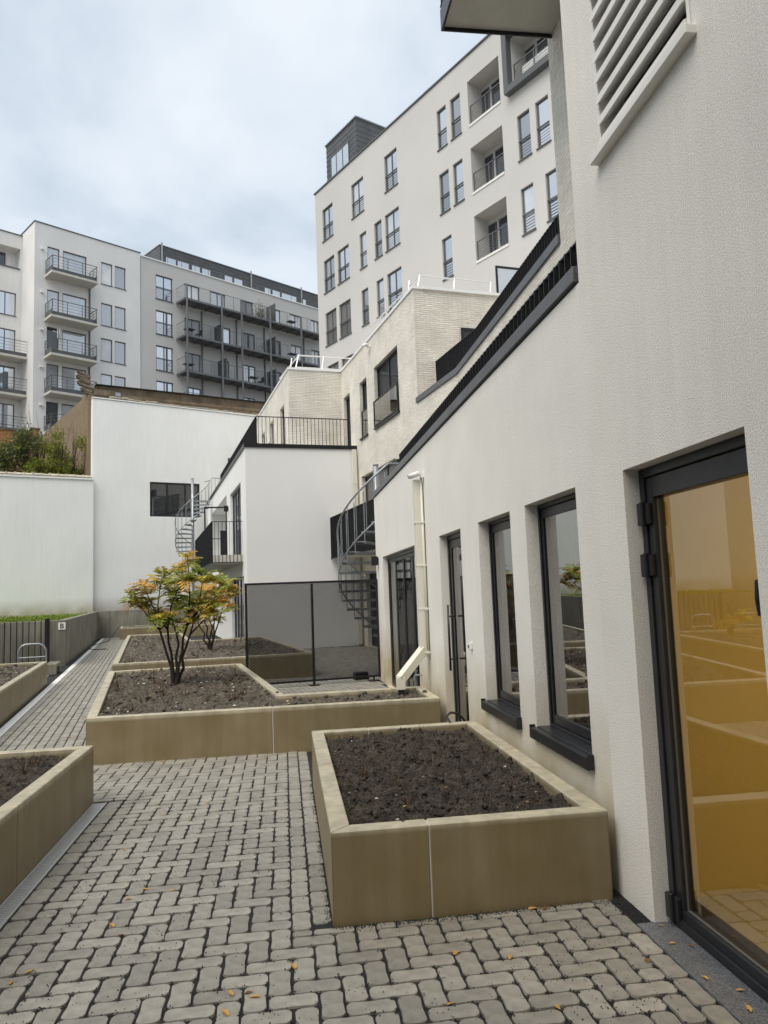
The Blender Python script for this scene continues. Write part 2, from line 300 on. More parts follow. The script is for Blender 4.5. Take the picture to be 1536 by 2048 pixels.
def far_window(parent, x0, x1, z0, z1, y, pane, fm, mull=0, t=.06, rail=None, sill=True):
    ms = [x0+(x1-x0)*(i+1)/(mull+1) for i in range(mull)]
    wo = frame_mb(x0, x1, z0, z1, y, y+.05, t, ms).build('window', fm, parent)
    cuts = [x0]+ms+[x1]
    for i in range(len(cuts)-1):
        MB().quad((cuts[i]+t*.5, y+.03, z0+t*.5), (cuts[i+1]-t*.5, y+.03, z0+t*.5), (cuts[i+1]-t*.5, y+.03, z1-t*.5), (cuts[i]+t*.5, y+.03, z1-t*.5)).build('pane', pane, wo)
    if sill: MB().box(x0-.04, x1+.04, -.05, y, z0-.05, z0-.004).build('sill', fm, wo)
    if rail:
        mb = MB(); mb.box(x0+.01, x1-.01, .02, .06, rail-.025, rail+.015)
        n = int((rail-z0)/.105)
        for i in range(n): zz = z0+(rail-z0)*(i+.5)/n; mb.box(x0+.01, x1-.01, .035, .048, zz-.007, zz+.007)
        mb.build('railing', fm, wo)
    return wo
def railing(parent, p, q, z0, z1, n, bar=(.008, .05), mat_=None, rail=(.05, .012), name='baluster', share={}):
    """flat-bar railing from p to q (local xy): top rail, bottom rail and every bar as a part of its own"""
    p = Vector((*p, 0)); q = Vector((*q, 0)); d = (q-p).normalized(); ang = math.atan2(d.y, d.x)
    MB().bar(p+Vector((0, 0, z1)), q+Vector((0, 0, z1)), rail[0], rail[1]).build('top_rail', mat_, parent)
    MB().bar(p+Vector((0, 0, z0+.03)), q+Vector((0, 0, z0+.03)), rail[0], rail[1]).build('bottom_rail', mat_, parent)
    key = (bar, round(z1-z0, 3), mat_.name)
    if key not in share: share[key] = MB().box(-bar[0]/2, bar[0]/2, -bar[1]/2, bar[1]/2, .036, z1-z0-.006).mesh('baluster', mat_)
    for i in range(n):
        c = p+(q-p)*((i+.5)/n); link(name, share[key], parent, (c.x, c.y, z0), (0, 0, ang))

# ================================================================== GROUND AND PAVING
g = MB(); g.quad((-400, -400, -.06), (400, -400, -.06), (400, 400, -.06), (-400, 400, -.06))
tag(g.build('ground', M['bare']), kind='structure')
pav = MB(); pav.prism([(-9.5, -1.2), (1.75, -1.2), (1.75, 13.6), (8.5, 13.6), xy(8, 24.0)[:2], xy(2.7, 35.0)[:2], xy(-2.0, 35.0)[:2], xy(-9.5, 20.6)[:2]], -.05, -.008)
paving = tag(pav.build('courtyard_paving', M['grit']), kind='structure')
def stone_mb(mb, cx, cy, w, h, ang=0.0, z=0.0, tilt=(0, 0)):
    """one rounded concrete block: flat top with a small chamfer; its corners leave pockets for the joint grit"""
    w -= .006; h -= .006; c = min(.023, w*.28, h*.28); k = c*.36; e = .0022
    def ring(i, zz):
        x, y = w/2-i, h/2-i
        p = [(x-c, y), (x-k, y-k*.9), (x, y-c), (x, -y+c), (x-k, -y+k*.9), (x-c, -y), (-x+c, -y), (-x+k, -y+k*.9), (-x, -y+c), (-x, y-c), (-x+k, y-k*.9), (-x+c, y)]
        wv = .0042
        if w > h*1.5: p.insert(6, (0, -y+wv)); p.append((0, y-wv))
        elif h > w*1.5: p.insert(9, (-x+wv, 0)); p.insert(3, (x-wv, 0))
        else: p.insert(6, (0, -y)); p.append((0, y))
        ca, sa = math.cos(ang), math.sin(ang)
        return [(cx+a*ca-b*sa, cy+a*sa+b*ca, zz+z+a*tilt[0]+b*tilt[1]) for a, b in reversed(p)]
    n = 14; mb.add(ring(e, 0)+ring(0, -.011), [tuple(range(n))]+[(i, i+n, (i+1) % n+n, (i+1) % n) for i in range(n)])
stones = []                     # (cx, cy, w, h, angle)
X0, X1, Y0, Y1 = -1.30, 1.598, 1.0, 7.84
def clip_add(x0, x1, y0, y1, lim):
    a, b, c, d = max(x0, lim[0]), min(x1, lim[1]), max(y0, lim[2]), min(y1, lim[3])
    if b-a > .025 and d-c > .025: stones.append(((a+b)/2, (c+d)/2, b-a, d-c, 0.0))
def herring(lim, ox=0.0, oy=0.0, split=False):
    u = .1
    def put(x0, x1, y0, y1):
        if not split or x1 <= .001: clip_add(x0, x1, y0, y1, lim)
        elif x0 >= -.001 or (y0+y1)/2 < 3.765: clip_add(x0, x1, y0, y1, (lim[0], lim[1], lim[2], 3.765))
        else: clip_add(x0, x1, y0, y1, (lim[0], 0.0, lim[2], lim[3]))
    for i in range(int((lim[0]-ox)/u)-4, int((lim[1]-ox)/u)+4):
        for j in range(int((lim[2]-oy)/u)-4, int((lim[3]-oy)/u)+4):
            k = (i-j) % 4
            if k == 0: put(ox+i*u, ox+(i+2)*u, oy+j*u, oy+(j+1)*u)
            elif k == 3: put(ox+i*u, ox+(i+1)*u, oy+j*u, oy+(j+2)*u)
herring((X0, 1.5, 1.2, Y1), split=True)
y = 1.2
while y < Y1:                     # two straight columns beside the planter, one column along the door and one along the slotted drain
    if y > 3.7:
        stones.append((.05, y-.03+.1, .1, .2, 0)); stones.append((.15, y-.03+.15, .1, .2, 0))
    if y < 6.3: stones.append((-1.365, y+.1, .122, .2, 0))
    if y < 3.7: stones.append((1.55, y+.1, .098, .2, 0))
    y += .2
n0 = len(stones); herring((-2.1, -1.30, 6.42, Y1)); stones[n0:] = [s for s in stones[n0:] if s[0]*C10+s[1]*S10 > -.585]
def pix(px, py):
    d = Vector((px, py, 0))-Vector((0, 0, 1.6)); x, yv, zc = cr.dot(d), cd.dot(d), fw.dot(d)
    return (zc, 768+1487.6*x/zc, 1024+1487.6*yv/zc) if zc > .3 else (zc, -1, -1)
far_st = []
b = 6.5
row = 0
for i in range(11):               # path: courses run along it, cross joints staggered
    a = -1.69+i*.1005; b = 6.3+(.1 if i % 2 else 0)
    while b < 34.2:
        c = xy(a+.05, b+.1); far_st.append((c[0], c[1], .1, .2, A10)); b += .2
for i in range(34):               # behind the bicycle stands, and the yard behind the mesh screen
    for j in range(24):
        c = xy(-5.4+i*.1, 16.3+j*.2+(.1 if i % 2 else 0)); far_st.append((c[0], c[1], .1, .2, A10))
for i in range(46):
    for j in range(66):
        a, b = 1.56+i*.1, 8.2+j*.2+(.1 if i % 2 else 0)
        c = xy(a, b)
        if c[1] > 8.85 and c[1] < 21.9 and c[0] < (1.66 if c[1] < 13.5 else 6): far_st.append((c[0], c[1], .1, .2, A10))
def inframe(s):
    z, u, v = pix(s[0], s[1]); return -30 < u < 1566 and 0 < v < 2090
def hidden(s): return (.2 < s[0] < 1.62 and 3.85 < s[1] < 6.5)
vis = sorted([s for s in stones if inframe(s) and not hidden(s)], key=lambda s: s[0]**2+s[1]**2)
single = set(id(s) for s in vis[:300])
cache = {}
for s in stones:
    if id(s) in single:
        key = (round(s[2], 2), round(s[3], 2))
        if key not in cache:
            mb = MB(); stone_mb(mb, 0, 0, s[2], s[3]); cache[key] = mb.mesh('paver', M['paver'])
        o = link('paver', cache[key], paving, (s[0]+random.gauss(0, .0012), s[1]+random.gauss(0, .0012), random.uniform(-.0025, .0015)),
                 (random.gauss(0, .008), random.gauss(0, .008), random.gauss(0, .008)))
rest = MB()
for s in [s for s in stones if id(s) not in single and not hidden(s)]+far_st:
    stone_mb(rest, s[0]+random.gauss(0, .001), s[1]+random.gauss(0, .001), s[2], s[3], s[4]+random.gauss(0, .008), random.uniform(-.003, .0015), (random.gauss(0, .008), random.gauss(0, .008)))
tag(rest.build('pavers', M['paver_far'], paving), kind='stuff')
# loose black grit, thickest at the stone corners
gr = MB(); rng = random.Random(3)
def grain(x, y, s, z=0.0):
    a = rng.random()*6.28; p = []
    for k in range(4): p.append((x+math.cos(a+k*1.57)*s*rng.uniform(.6, 1.1), y+math.sin(a+k*1.57)*s*rng.uniform(.6, 1.1), z-.001))
    gr.add(p+[(x+rng.gauss(0, s*.2), y+rng.gauss(0, s*.2), z+s*rng.uniform(.6, 1.1))], ((0, 1, 4), (1, 2, 4), (2, 3, 4), (3, 0, 4)))
vs = [s for s in stones if inframe(s) and not hidden(s) and s[1] < 6.6]
for s in vs:
    dens = noise.noise(Vector((s[0]*.9, s[1]*.9, 3.1)))+.5
    for q in range(int(8+24*max(0, dens))):
        cxn, cyn = rng.choice((-1, 1)), rng.choice((-1, 1))
        if rng.random() < .72: grain(s[0]+cxn*s[2]/2+rng.gauss(0, .014), s[1]+cyn*s[3]/2+rng.gauss(0, .014), rng.uniform(.0028, .006), -.003 if rng.random() < .5 else 0)
        else: grain(s[0]+rng.uniform(-.5, .5)*s[2], s[1]+rng.uniform(-.5, .5)*s[3], rng.uniform(.0022, .0042))
for k in range(2600):             # drifts along the foot of the planter and the wall
    t = rng.random()
    if t < .45: grain(rng.uniform(.19, 1.66), 3.765-abs(rng.gauss(0, .022)), rng.uniform(.002, .005))
    elif t < .75: grain(.195-abs(rng.gauss(0, .016)), rng.uniform(3.75, 6.5), rng.uniform(.002, .0045))
    else: grain(1.645+rng.gauss(0, .025), rng.uniform(3.42, 3.79), rng.uniform(.002, .0055))
tag(gr.build('loose_grit', M['grain']), 'loose black joint grit scattered over the paving stones', 'grit', kind='stuff')
# bare gravel strip at the foot of the wall between door and planter
# slotted drains
def drain(name, label, loc, rz, length, width, slots, white=False):
    t = thing(name, label, 'drain', loc, rz)
    m = M['white'] if white else M['grate']
    MB().box(0, width, 0, length, -.03, -.004).build('channel', M['anthracite'], t)
    MB().box(0, .009, 0, length, -.004, .006).build('edge_rail', m, t); MB().box(width-.009, width, 0, length, -.004, .006).build('edge_rail', m, t)
    if slots:
        me = MB().box(.0095, width-.0095, -.0078, .0078, -.003, .0035).mesh('bar', m)
        n = int(length/.0235); first = min(n, 290)
        for i in range(first): link('bar', me, t, (0, length-(i+.5)*length/n, 0))
    else:
        k = 0
        while k*1.0 < length: MB().box(.0095, width-.0095, k*1.0+.004, min(length, k+1.0)-.004, -.003, .005).build('cover', m, t); k += 1
    return t
drain('slotted_drain', 'galvanised slotted drain grating at foot of the planter in the bottom corner', (-1.536, .6, 0), 0, 5.76, .105, True)
drain('drain_channel', 'long white covered drain channel running along the far path', xy(-1.80, 8.6), A10, 25.4, .11, False, True)

# ================================================================== PLANTERS
def inset(poly, t):
    n = len(poly); outp = []
    for i in range(n):
        p0, p1, p2 = Vector(poly[i-1]), Vector(poly[i]), Vector(poly[(i+1) % n])
        e1, e2 = (p1-p0).normalized(), (p2-p1).normalized(); n1, n2 = Vector((-e1.y, e1.x)), Vector((-e2.y, e2.x))
        b = (n1+n2).normalized(); outp.append(p1+b*(t/max(.2, b.dot(n1))))
    return outp
def inside(poly, x, y):
    c = False; n = len(poly)
    for i in range(n):
        (x1, y1), (x2, y2) = poly[i], poly[(i+1) % n]
        if (y1 > y) != (y2 > y) and x < (x2-x1)*(y-y1)/(y2-y1)+x1: c = not c
    return c
_b = bmesh.new(); bmesh.ops.create_icosphere(_b, subdivisions=1, radius=1.0); ICO_V = [tuple(v.co) for v in _b.verts]; ICO_F = [tuple(v.index for v in f.verts) for f in _b.faces]; _b.free()
def planter(label, poly, ztop, joints, soil_step, zs=-.055, mat_soil='soil', thick=.1, amp=.035, z0=-.02, mats='concrete'):
    """poly counter-clockwise; joints: {edge index: [fractions]}; each precast panel is a part"""
    c = sum((Vector(p) for p in poly), Vector((0, 0)))/len(poly)
    P = [(x-c.x, y-c.y) for x, y in poly]; t = thing('planter', label, 'planter', (c.x, c.y, 0), 0, 'concrete planters in the courtyard'); I = inset(P, thick); n = len(P)
    for i in range(n):
        cuts = [0]+list(joints.get(i, []))+[1]; A, B, IA, IB = Vector(P[i]), Vector(P[(i+1) % n]), I[i], I[(i+1) % n]; L_ = (B-A).length
        d = (B-A).normalized()
        for k in range(len(cuts)-1):
            f0, f1 = cuts[k], cuts[k+1]; g0, g1 = .004/L_, .004/L_
            a = A.lerp(B, f0+g0); b = A.lerp(B, f1-g1)
            pa = IA+d*.003 if f0 == 0 else a+(Vector((-d.y, d.x))*thick); pb = IB-d*.003 if f1 == 1 else b+(Vector((-d.y, d.x))*thick)
            if f0 == 0: a = A+d*.002
            if f1 == 1: b = B-d*.002
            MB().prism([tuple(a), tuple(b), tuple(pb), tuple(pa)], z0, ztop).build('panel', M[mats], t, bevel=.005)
            if f1 != 1:           # pale sealant in the open joint
                j = A.lerp(B, f1); nn = Vector((-d.y, d.x)); a1 = j-d*.0038+nn*.004; b1 = j+d*.0038+nn*.004
                MB().prism([tuple(a1), tuple(b1), tuple(b1+nn*(thick-.01)), tuple(a1+nn*(thick-.01))], z0+.01, ztop-.006).build('joint', M['plinth'], t)
    J = inset(P, thick*.55); Jp = [tuple(p) for p in J]
    xs = [p[0] for p in Jp]; ys = [p[1] for p in Jp]; nx = int((max(xs)-min(xs))/soil_step)+1; ny = int((max(ys)-min(ys))/soil_step)+1
    mb = MB(); idx = {}; sd = len(bpy.data.objects)*.37
    def h(x, y):
        v = Vector((x*5+sd, y*5, sd)); q = noise.fractal(v, 1.0, 2.0, 4)*amp
        v2 = Vector((x*17, y*17, sd)); q += abs(noise.noise(v2))*amp*1.5+abs(noise.noise(v2*2.3))*amp*.9-amp*.5
        return ztop+zs+q
    for i in range(nx+1):
        for j in range(ny+1):
            x, y = min(xs)+i*soil_step, min(ys)+j*soil_step
            idx[i, j] = len(mb.v); mb.v.append((x+random.uniform(-.3, .3)*soil_step, y+random.uniform(-.3, .3)*soil_step, h(x, y)))
    for i in range(nx):
        for j in range(ny):
            if inside(Jp, min(xs)+(i+.5)*soil_step, min(ys)+(j+.5)*soil_step):
                mb.f.append((idx[i, j], idx[i+1, j], idx[i+1, j+1], idx[i, j+1])); mb.m.append(0)
    so = tag(mb.build('soil', M[mat_soil], t, smooth=True), kind='stuff')
    # clods and pale wood chips lying in the soil
    ck = MB(); rg = random.Random(int(sd*10)); area = (max(xs)-min(xs))*(max(ys)-min(ys))
    nn = int(min(2600, 850*area if soil_step < .02 else 95*area))
    for k in range(nn):
        x, y = rg.uniform(min(xs), max(xs)), rg.uniform(min(ys), max(ys))
        if not inside(Jp, x, y): continue
        s = (rg.choice((1, 1, 1, 2))*rg.uniform(.004, .011) if soil_step < .02 else rg.uniform(.014, .034)); z = h(x, y)
        chip = rg.random() < (.05 if soil_step < .02 else .3); ck.cur = 1 if chip else 0
        if chip: s *= .75
        if chip:
            a = rg.random()*6.28; q = [(x+math.cos(a+m*1.257)*s*rg.uniform(.6, 1.2), y+math.sin(a+m*1.257)*s*rg.uniform(.5, 1.1), z-s*.2) for m in range(5)]
            ck.add(q+[(x, y, z+s*.35)], [(m, (m+1) % 5, 5) for m in range(5)])
        else:
            hsh = rg.random()*99; ck.add([(x+v[0]*s*(1+.5*noise.noise(Vector((v[0]*2+hsh, v[1]*2, v[2]*2)))), y+v[1]*s*(1+.5*noise.noise(Vector((v[0]*2, v[1]*2+hsh, 4)))), z+s*.15+v[2]*s*.75) for v in ICO_V], ICO_F)
    tag(ck.build('clods', [M[mat_soil], M['chip']], t, smooth=True), kind='stuff')
    return t, h, c
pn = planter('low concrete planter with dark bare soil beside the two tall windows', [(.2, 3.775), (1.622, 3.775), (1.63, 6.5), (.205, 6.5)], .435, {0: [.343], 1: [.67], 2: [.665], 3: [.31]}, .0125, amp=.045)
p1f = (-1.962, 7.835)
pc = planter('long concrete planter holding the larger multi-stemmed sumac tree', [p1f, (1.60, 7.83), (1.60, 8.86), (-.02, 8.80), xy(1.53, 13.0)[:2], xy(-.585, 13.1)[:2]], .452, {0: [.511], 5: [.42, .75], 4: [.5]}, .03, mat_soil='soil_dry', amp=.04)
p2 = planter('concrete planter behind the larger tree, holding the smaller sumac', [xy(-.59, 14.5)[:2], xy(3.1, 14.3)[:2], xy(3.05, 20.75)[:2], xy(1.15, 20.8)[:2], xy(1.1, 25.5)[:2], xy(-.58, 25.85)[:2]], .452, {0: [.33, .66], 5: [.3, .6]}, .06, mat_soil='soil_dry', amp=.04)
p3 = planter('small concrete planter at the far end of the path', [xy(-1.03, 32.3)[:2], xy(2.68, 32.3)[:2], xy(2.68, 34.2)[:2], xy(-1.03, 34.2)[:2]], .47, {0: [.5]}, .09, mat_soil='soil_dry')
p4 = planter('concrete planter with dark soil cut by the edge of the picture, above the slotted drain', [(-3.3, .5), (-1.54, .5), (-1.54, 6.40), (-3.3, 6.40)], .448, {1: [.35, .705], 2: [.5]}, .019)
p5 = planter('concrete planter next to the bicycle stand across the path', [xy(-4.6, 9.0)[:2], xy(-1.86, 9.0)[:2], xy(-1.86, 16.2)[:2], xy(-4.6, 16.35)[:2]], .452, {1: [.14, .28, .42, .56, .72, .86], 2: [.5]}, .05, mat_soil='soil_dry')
# dead perennials in the soil
def tuft_mesh(seed, n=16, hgt=.055):
    rg = random.Random(seed); mb = MB()
    for k in range(n):
        a = rg.random()*6.28; l = hgt*rg.uniform(.6, 1.3); b = rg.uniform(.004, .02); w_ = .0022
        x0, y0 = math.cos(a)*b, math.sin(a)*b; x1, y1 = math.cos(a)*(b+l*rg.uniform(.2, .8)), math.sin(a)*(b+l*rg.uniform(.2, .8)); nx, ny = -math.sin(a)*w_, math.cos(a)*w_
        mb.add([(x0-nx, y0-ny, -.01), (x0+nx, y0+ny, -.01), (x1+nx*.4, y1+ny*.4, l), (x1-nx*.4, y1-ny*.4, l)], [(0, 1, 2, 3)])
    return mb.mesh('dead_tuft', M['dead'])
TM = [tuft_mesh(i) for i in range(4)]
def tufts(P, pts, label, group, sc=1.0):
    t, h, c = P
    for i, (x, y) in enumerate(pts):
        o = link('dead_perennial', TM[i % 4], None, (x, y, h(x-c.x, y-c.y)), (0, 0, i*1.3)); o.scale = (sc*random.uniform(.8, 1.25),)*3
        tag(o, label, 'plant', group)
tufts(pn, [(.691, 4.726), (.99, 4.678), (.99, 5.264), (1.39, 5.286), (1.122, 5.47), (1.409, 4.249), (.576, 5.207), (1.366, 5.745), (1.45, 5.057), (.786, 6.3), (1.104, 6.3), (1.375, 5.954), (.489, 4.978), (.678, 4.419), (1.328, 4.508)],
      'small withered brown tuft in the soil beside the two tall windows', 'withered tufts in the planter by the windows')
rg = random.Random(5)
pts = []
while len(pts) < 26:
    a, b = rg.uniform(-.4, 1.35), rg.uniform(8.3, 12.8); q = xy(a, b)
    if q[1] > 8.1 and (abs(a-.39) > .2 or abs(b-10.9) > .2): pts.append(q[:2])
tufts(pc, pts, 'small withered brown tuft in the soil around the larger tree', 'withered tufts around the larger tree', 1.6)
tufts(p2, [xy(rg.uniform(-.3, 1.0), rg.uniform(15, 24))[:2] for _ in range(12)]+[xy(rg.uniform(1.2, 2.8), rg.uniform(15, 20))[:2] for _ in range(8)], 'small withered tuft in the planter behind the larger tree', 'withered tufts behind the larger tree', 1.9)
tufts(p4, [(-1.85, 5.7), (-1.95, 5.45), (-2.2, 5.95), (-2.4, 5.5), (-1.9, 6.1)], 'withered tuft in the soil above the slotted drain', 'withered tufts above the slotted drain', 1.2)
# fallen leaves
def leaf_mesh(seed):
    rg = random.Random(seed); n = 9; ring = []
    for k in range(n):
        a = k*2*math.pi/n; r = .017*(1.25 if k in (0,) else rg.uniform(.6, 1.05)); ring.append((math.cos(a)*r*1.25, math.sin(a)*r*.8, .002+abs(math.sin(a))*.006*rg.uniform(.3, 1.4)))
    mb = MB(); mb.add([(0, 0, .003)]+ring, [(0, k+1, (k+1) % n+1) for k in range(n)]); mb.add([(.02, -.0008, .003), (.034, -.0008, .006), (.034, .0008, .006), (.02, .0008, .003)], [(0, 1, 2, 3)])
    return mb
LM = [leaf_mesh(i).mesh('leaf', M['fallen_b' if i == 3 else 'fallen']) for i in range(5)]
def leaves(pts, z, label, group, hfun=None, sc=1.0):
    for i, (x, y) in enumerate(pts):
        o = link('fallen_leaf', LM[(i*3) % 5], None, (x, y, hfun(x, y) if hfun else z), (rg.gauss(0, .08), rg.gauss(0, .08), rg.random()*6.28)); s = sc*rg.uniform(.65, 1.15); o.scale = (s, s, s)
        tag(o, label, 'leaf', group)
leaves([(-1.231, 7.77), (-.822, 7.76), (-.233, 7.6), (-.628, 6.144), (-.931, 5.906), (-.891, 7.132), (-.102, 5.76), (-.798, 4.455), (-.639, 4.4), (-1.05, 5.169), (-.869, 4.342), (-.821, 3.896), (-.876, 4.017), (-1.136, 3.622), (-1.186, 3.533), (.005, 3.417), (-.183, 3.243), (-.149, 3.208), (-.248, 3.251), (-.257, 3.108), (1.18, 3.745), (1.242, 3.733), (.934, 3.306), (.992, 2.897), (.717, 3.389), (.596, 3.0), (1.485, 3.152)],
       .001, 'small fallen autumn leaf lying on the paving blocks', 'fallen leaves on the paving')
leaves([(1.652, 3.248), (1.719, 3.211), (1.71, 2.843), (1.663, 2.719), (1.63, 2.95), (1.69, 3.415)], .013, 'small fallen leaf on the dark threshold slab of the amber door', 'fallen leaves on the door threshold', sc=.9)
leaves([(.962, 4.679), (1.043, 4.671), (.359, 4.838), (.791, 5.897), (1.329, 4.195), (.635, 4.202), (1.355, 5.155)], 0, 'small yellow leaf lying on the soil beside the two tall windows', 'fallen leaves on soil by the windows',
       lambda x, y: pn[1](x-pn[2].x, y-pn[2].y)+.012)
leaves([xy(rg.uniform(-.3, 1.2), rg.uniform(8.6, 12.6))[:2] for _ in range(9)], 0, 'small yellow leaf on the soil around the larger tree', 'fallen leaves around the larger tree', lambda x, y: pc[1](x-pc[2].x, y-pc[2].y)+.015, 1.3)
leaves([xy(rg.uniform(-1.6, -.7), rg.uniform(9, 20))[:2] for _ in range(22)], .001, 'small pale leaf lying on the far path', 'fallen leaves on the far path', sc=1.2)

# ================================================================== NEAR BUILDING (white coarse render, right)
nb = thing('rendered_building', 'near white building with coarse render, black-framed doors and narrow windows', 'building', (1.68, 13.48, 0), R(-90))
# local x = 13.48 - Y, y = depth into the building
HD = 2.150
DX0, DX1 = 10.02, 11.01
HOLES = [(.90, .0, 4.05, 2.160, .32, False), (5.585, .0, 6.57, 2.157, .32, False), (7.225, .63, 8.143, HD, .32, False), (8.49, .63, 9.41, HD, .32, False)]
shell(MB(), 0, 9.65, 0, 3.275, None, HOLES).build('wall', M['render'], nb)
LZ0, LZ1, LX0, LX1 = 3.80, 6.4, 10.03, 10.905
shell(MB(), 9.65, 20, 0, 12.5, None, [(DX0, .0, DX1, HD-.004, .157, False), (LX0, LZ0, LX1, LZ1, .16, True)]).build('tall_wall', M['render_high'], nb)
MB().quad((9.65, 0, 3.0), (9.65, 0, 12.5), (9.65, 1.95, 12.5), (9.65, 1.95, 3.0)).build('return_wall', M['render_high'], nb)
MB().quad((0, 0, 0), (0, 0, 3.275), (0, 3.0, 3.275), (0, 3.0, 0)).build('end_wall', M['render_smooth'], nb)
MB().box(-.02, 9.65, .01, 4.2, 2.66, 2.85).build('terrace_deck', M['roofing'], nb)
MB().box(.01, 9.64, .012, .13, 2.86, 3.268).build('parapet', M['render_smooth'], nb)
cp = MB(); cp.box(-.03, 9.62, -.022, .16, 3.292, 3.385); cp.build('coping', M['coping'], nb, bevel=.004)
# rooms
MB().box(.05, 20, .32, 6, -.04, .004).build('floor', M['room_floor'], nb)
MB().box(.05, 20, .325, 6, 2.60, 2.655).build('ceiling', M['room'], nb)
MB().box(.05, 9.68, 5.2, 5.3, 0, 2.6).build('inner_wall', M['room'], nb)
MB().box(9.70, 9.78, .325, 5.3, 0, 2.6).build('inner_wall', M['ochre'], nb)
MB().box(9.78, 13.6, 2.55, 2.65, 0, 2.6).build('inner_wall', M['ochre'], nb)
MB().box(13.5, 13.6, .325, 2.6, 0, 2.6).build('inner_wall', M['ochre'], nb)
lamp = MB().box(10.2, 12.6, 2.0, 2.35, 2.56, 2.595).build('ceiling_lamp', M['lamp'], nb)
# glazed door close by: leaf, glass, hinges, handle, threshold
def glazed(name, x0, x1, z0, z1, y, ft, st, parent, glass, bottom=None, mull=(), top=None):
    o = MB(); t = ft
    fo = frame_mb(x0, x1, z0, z1, y, y+.075, ft).build(name, M['anthracite'], parent, bevel=.003)
    cuts = [x0+ft+.004]+list(mull)+[x1-ft-.004]
    for i in range(len(cuts)-1):
        a, b = cuts[i]+(.003 if i else 0), cuts[i+1]-(.003 if i < len(cuts)-2 else 0); zb = z0+ft+.004; zt = z1-ft-.004; bt = bottom or st; tt = top or st
        mb = MB(); mb.box(a, a+st, y+.012, y+.068, zb, zt); mb.box(b-st, b, y+.012, y+.068, zb, zt); mb.box(a+st, b-st, y+.012, y+.068, zb, zb+bt); mb.box(a+st, b-st, y+.012, y+.068, zt-tt, zt)
        mb.build('sash', M['anthracite'], fo, bevel=.003)
        MB().quad((a+st*.9, y+.022, zb+bt*.9), (b-st*.9, y+.022, zb+bt*.9), (b-st*.9, y+.022, zt-tt*.9), (a+st*.9, y+.022, zt-tt*.9)).build('pane', glass, fo)
    return fo
dr = frame_mb(DX0+.001, DX1-.001, .006, HD-.006, .08, .155, .045).build('door', M['anthracite'], nb, bevel=.003)
lf = MB(); a, b, zb, zt = DX0+.048, DX1-.048, .02, HD-.055
lf.box(a, a+.062, .09, .15, zb, zt); lf.box(b-.062, b, .09, .15, zb, zt); lf.box(a+.062, b-.062, .09, .15, zb, zb+.075); lf.box(a+.062, b-.062, .09, .15, zt-.10, zt)
lf.build('door_leaf', M['anthracite'], dr, bevel=.003)
MB().quad((a+.058, .118, zb+.07), (b-.058, .118, zb+.07), (b-.058, .118, zt-.095), (a+.058, .118, zt-.095)).build('pane', M['glass_amber'], dr)
gk = MB(); gk.box(a+.060, b-.060, .108, .117, zb+.073, zb+.079); gk.box(a+.060, a+.066, .108, .117, zb+.079, zt-.1); gk.build('glazing_bead', M['greyframe'], dr)
for z in (1.92, 1.67, .095):
    hm = MB(); hm.box(DX0+.012, DX0+.05, .052, .079, z-.055, z+.055); hm.tube([(DX0+.052, .062, z-.06), (DX0+.052, .062, z+.06)], .013, 8); hm.box(DX0+.055, DX0+.095, .068, .089, z-.05, z+.05)
    hm.build('hinge', M['anthracite'], dr, bevel=.002)
hd = MB(); hd.box(b-.05, b-.015, .075, .089, 1.44, 1.60); hd.tube([(b-.02, .08, 1.59), (b-.022, .045, 1.58), (b-.022, .04, 1.52), (b-.022, .045, 1.46), (b-.02, .08, 1.45)], .010, 8); hd.build('pull_handle', M['anthracite'], dr)
MB().box(DX0-.01, DX1+.3, -.085, .078, -.006, .010).build('threshold', M['coping'], nb, bevel=.002)
for x0, x1 in ((7.225, 8.143), (8.49, 9.41)):
    wo = glazed('window', x0+.001, x1-.001, .632, HD-.002, .09, .030, .034, nb, M['glass'], bottom=.06, top=.062)
    sl = MB(); sl.box(x0+.003, x1-.003, .0, .089, .632, .644); sl.box(x0-.03, x1+.02, -.036, -.002, .604, .638); sl.box(x0-.03, x1+.02, -.043, -.037, .566, .636); sl.box(x0-.037, x0-.0305, -.043, -.003, .566, .652); sl.box(x1+.0205, x1+.027, -.043, -.003, .566, .652)
    sl.build('sill', M['anthracite'], wo, bevel=.002)
    cu = MB()
    for k in range(4): cu.box(x0+.06+k*.022, x0+.078+k*.022, .30+.02*(k % 2), .32+.02*(k % 2), .7, 2.1)
    cu.build('blind', M['room'], wo)
gd = glazed('glazed_door', 5.586, 6.569, .006, 2.155, .085, .05, .085, nb, M['glass'], bottom=.10)
hb = MB(); hb.tube([(5.775, .02, .74), (5.775, .02, 1.42)], .012, 8); hb.tube([(5.775, .02, .86), (5.775, .09, .86)], .009, 8); hb.tube([(5.775, .02, 1.30), (5.775, .09, 1.30)], .009, 8)
hb.build('bar_handle', M['anthracite'], gd, smooth=True)
glazed('folding_glass_doors', .901, 4.049, .006, 2.158, .085, .05, .055, nb, M['glass'], mull=(1.69, 2.47, 3.26))
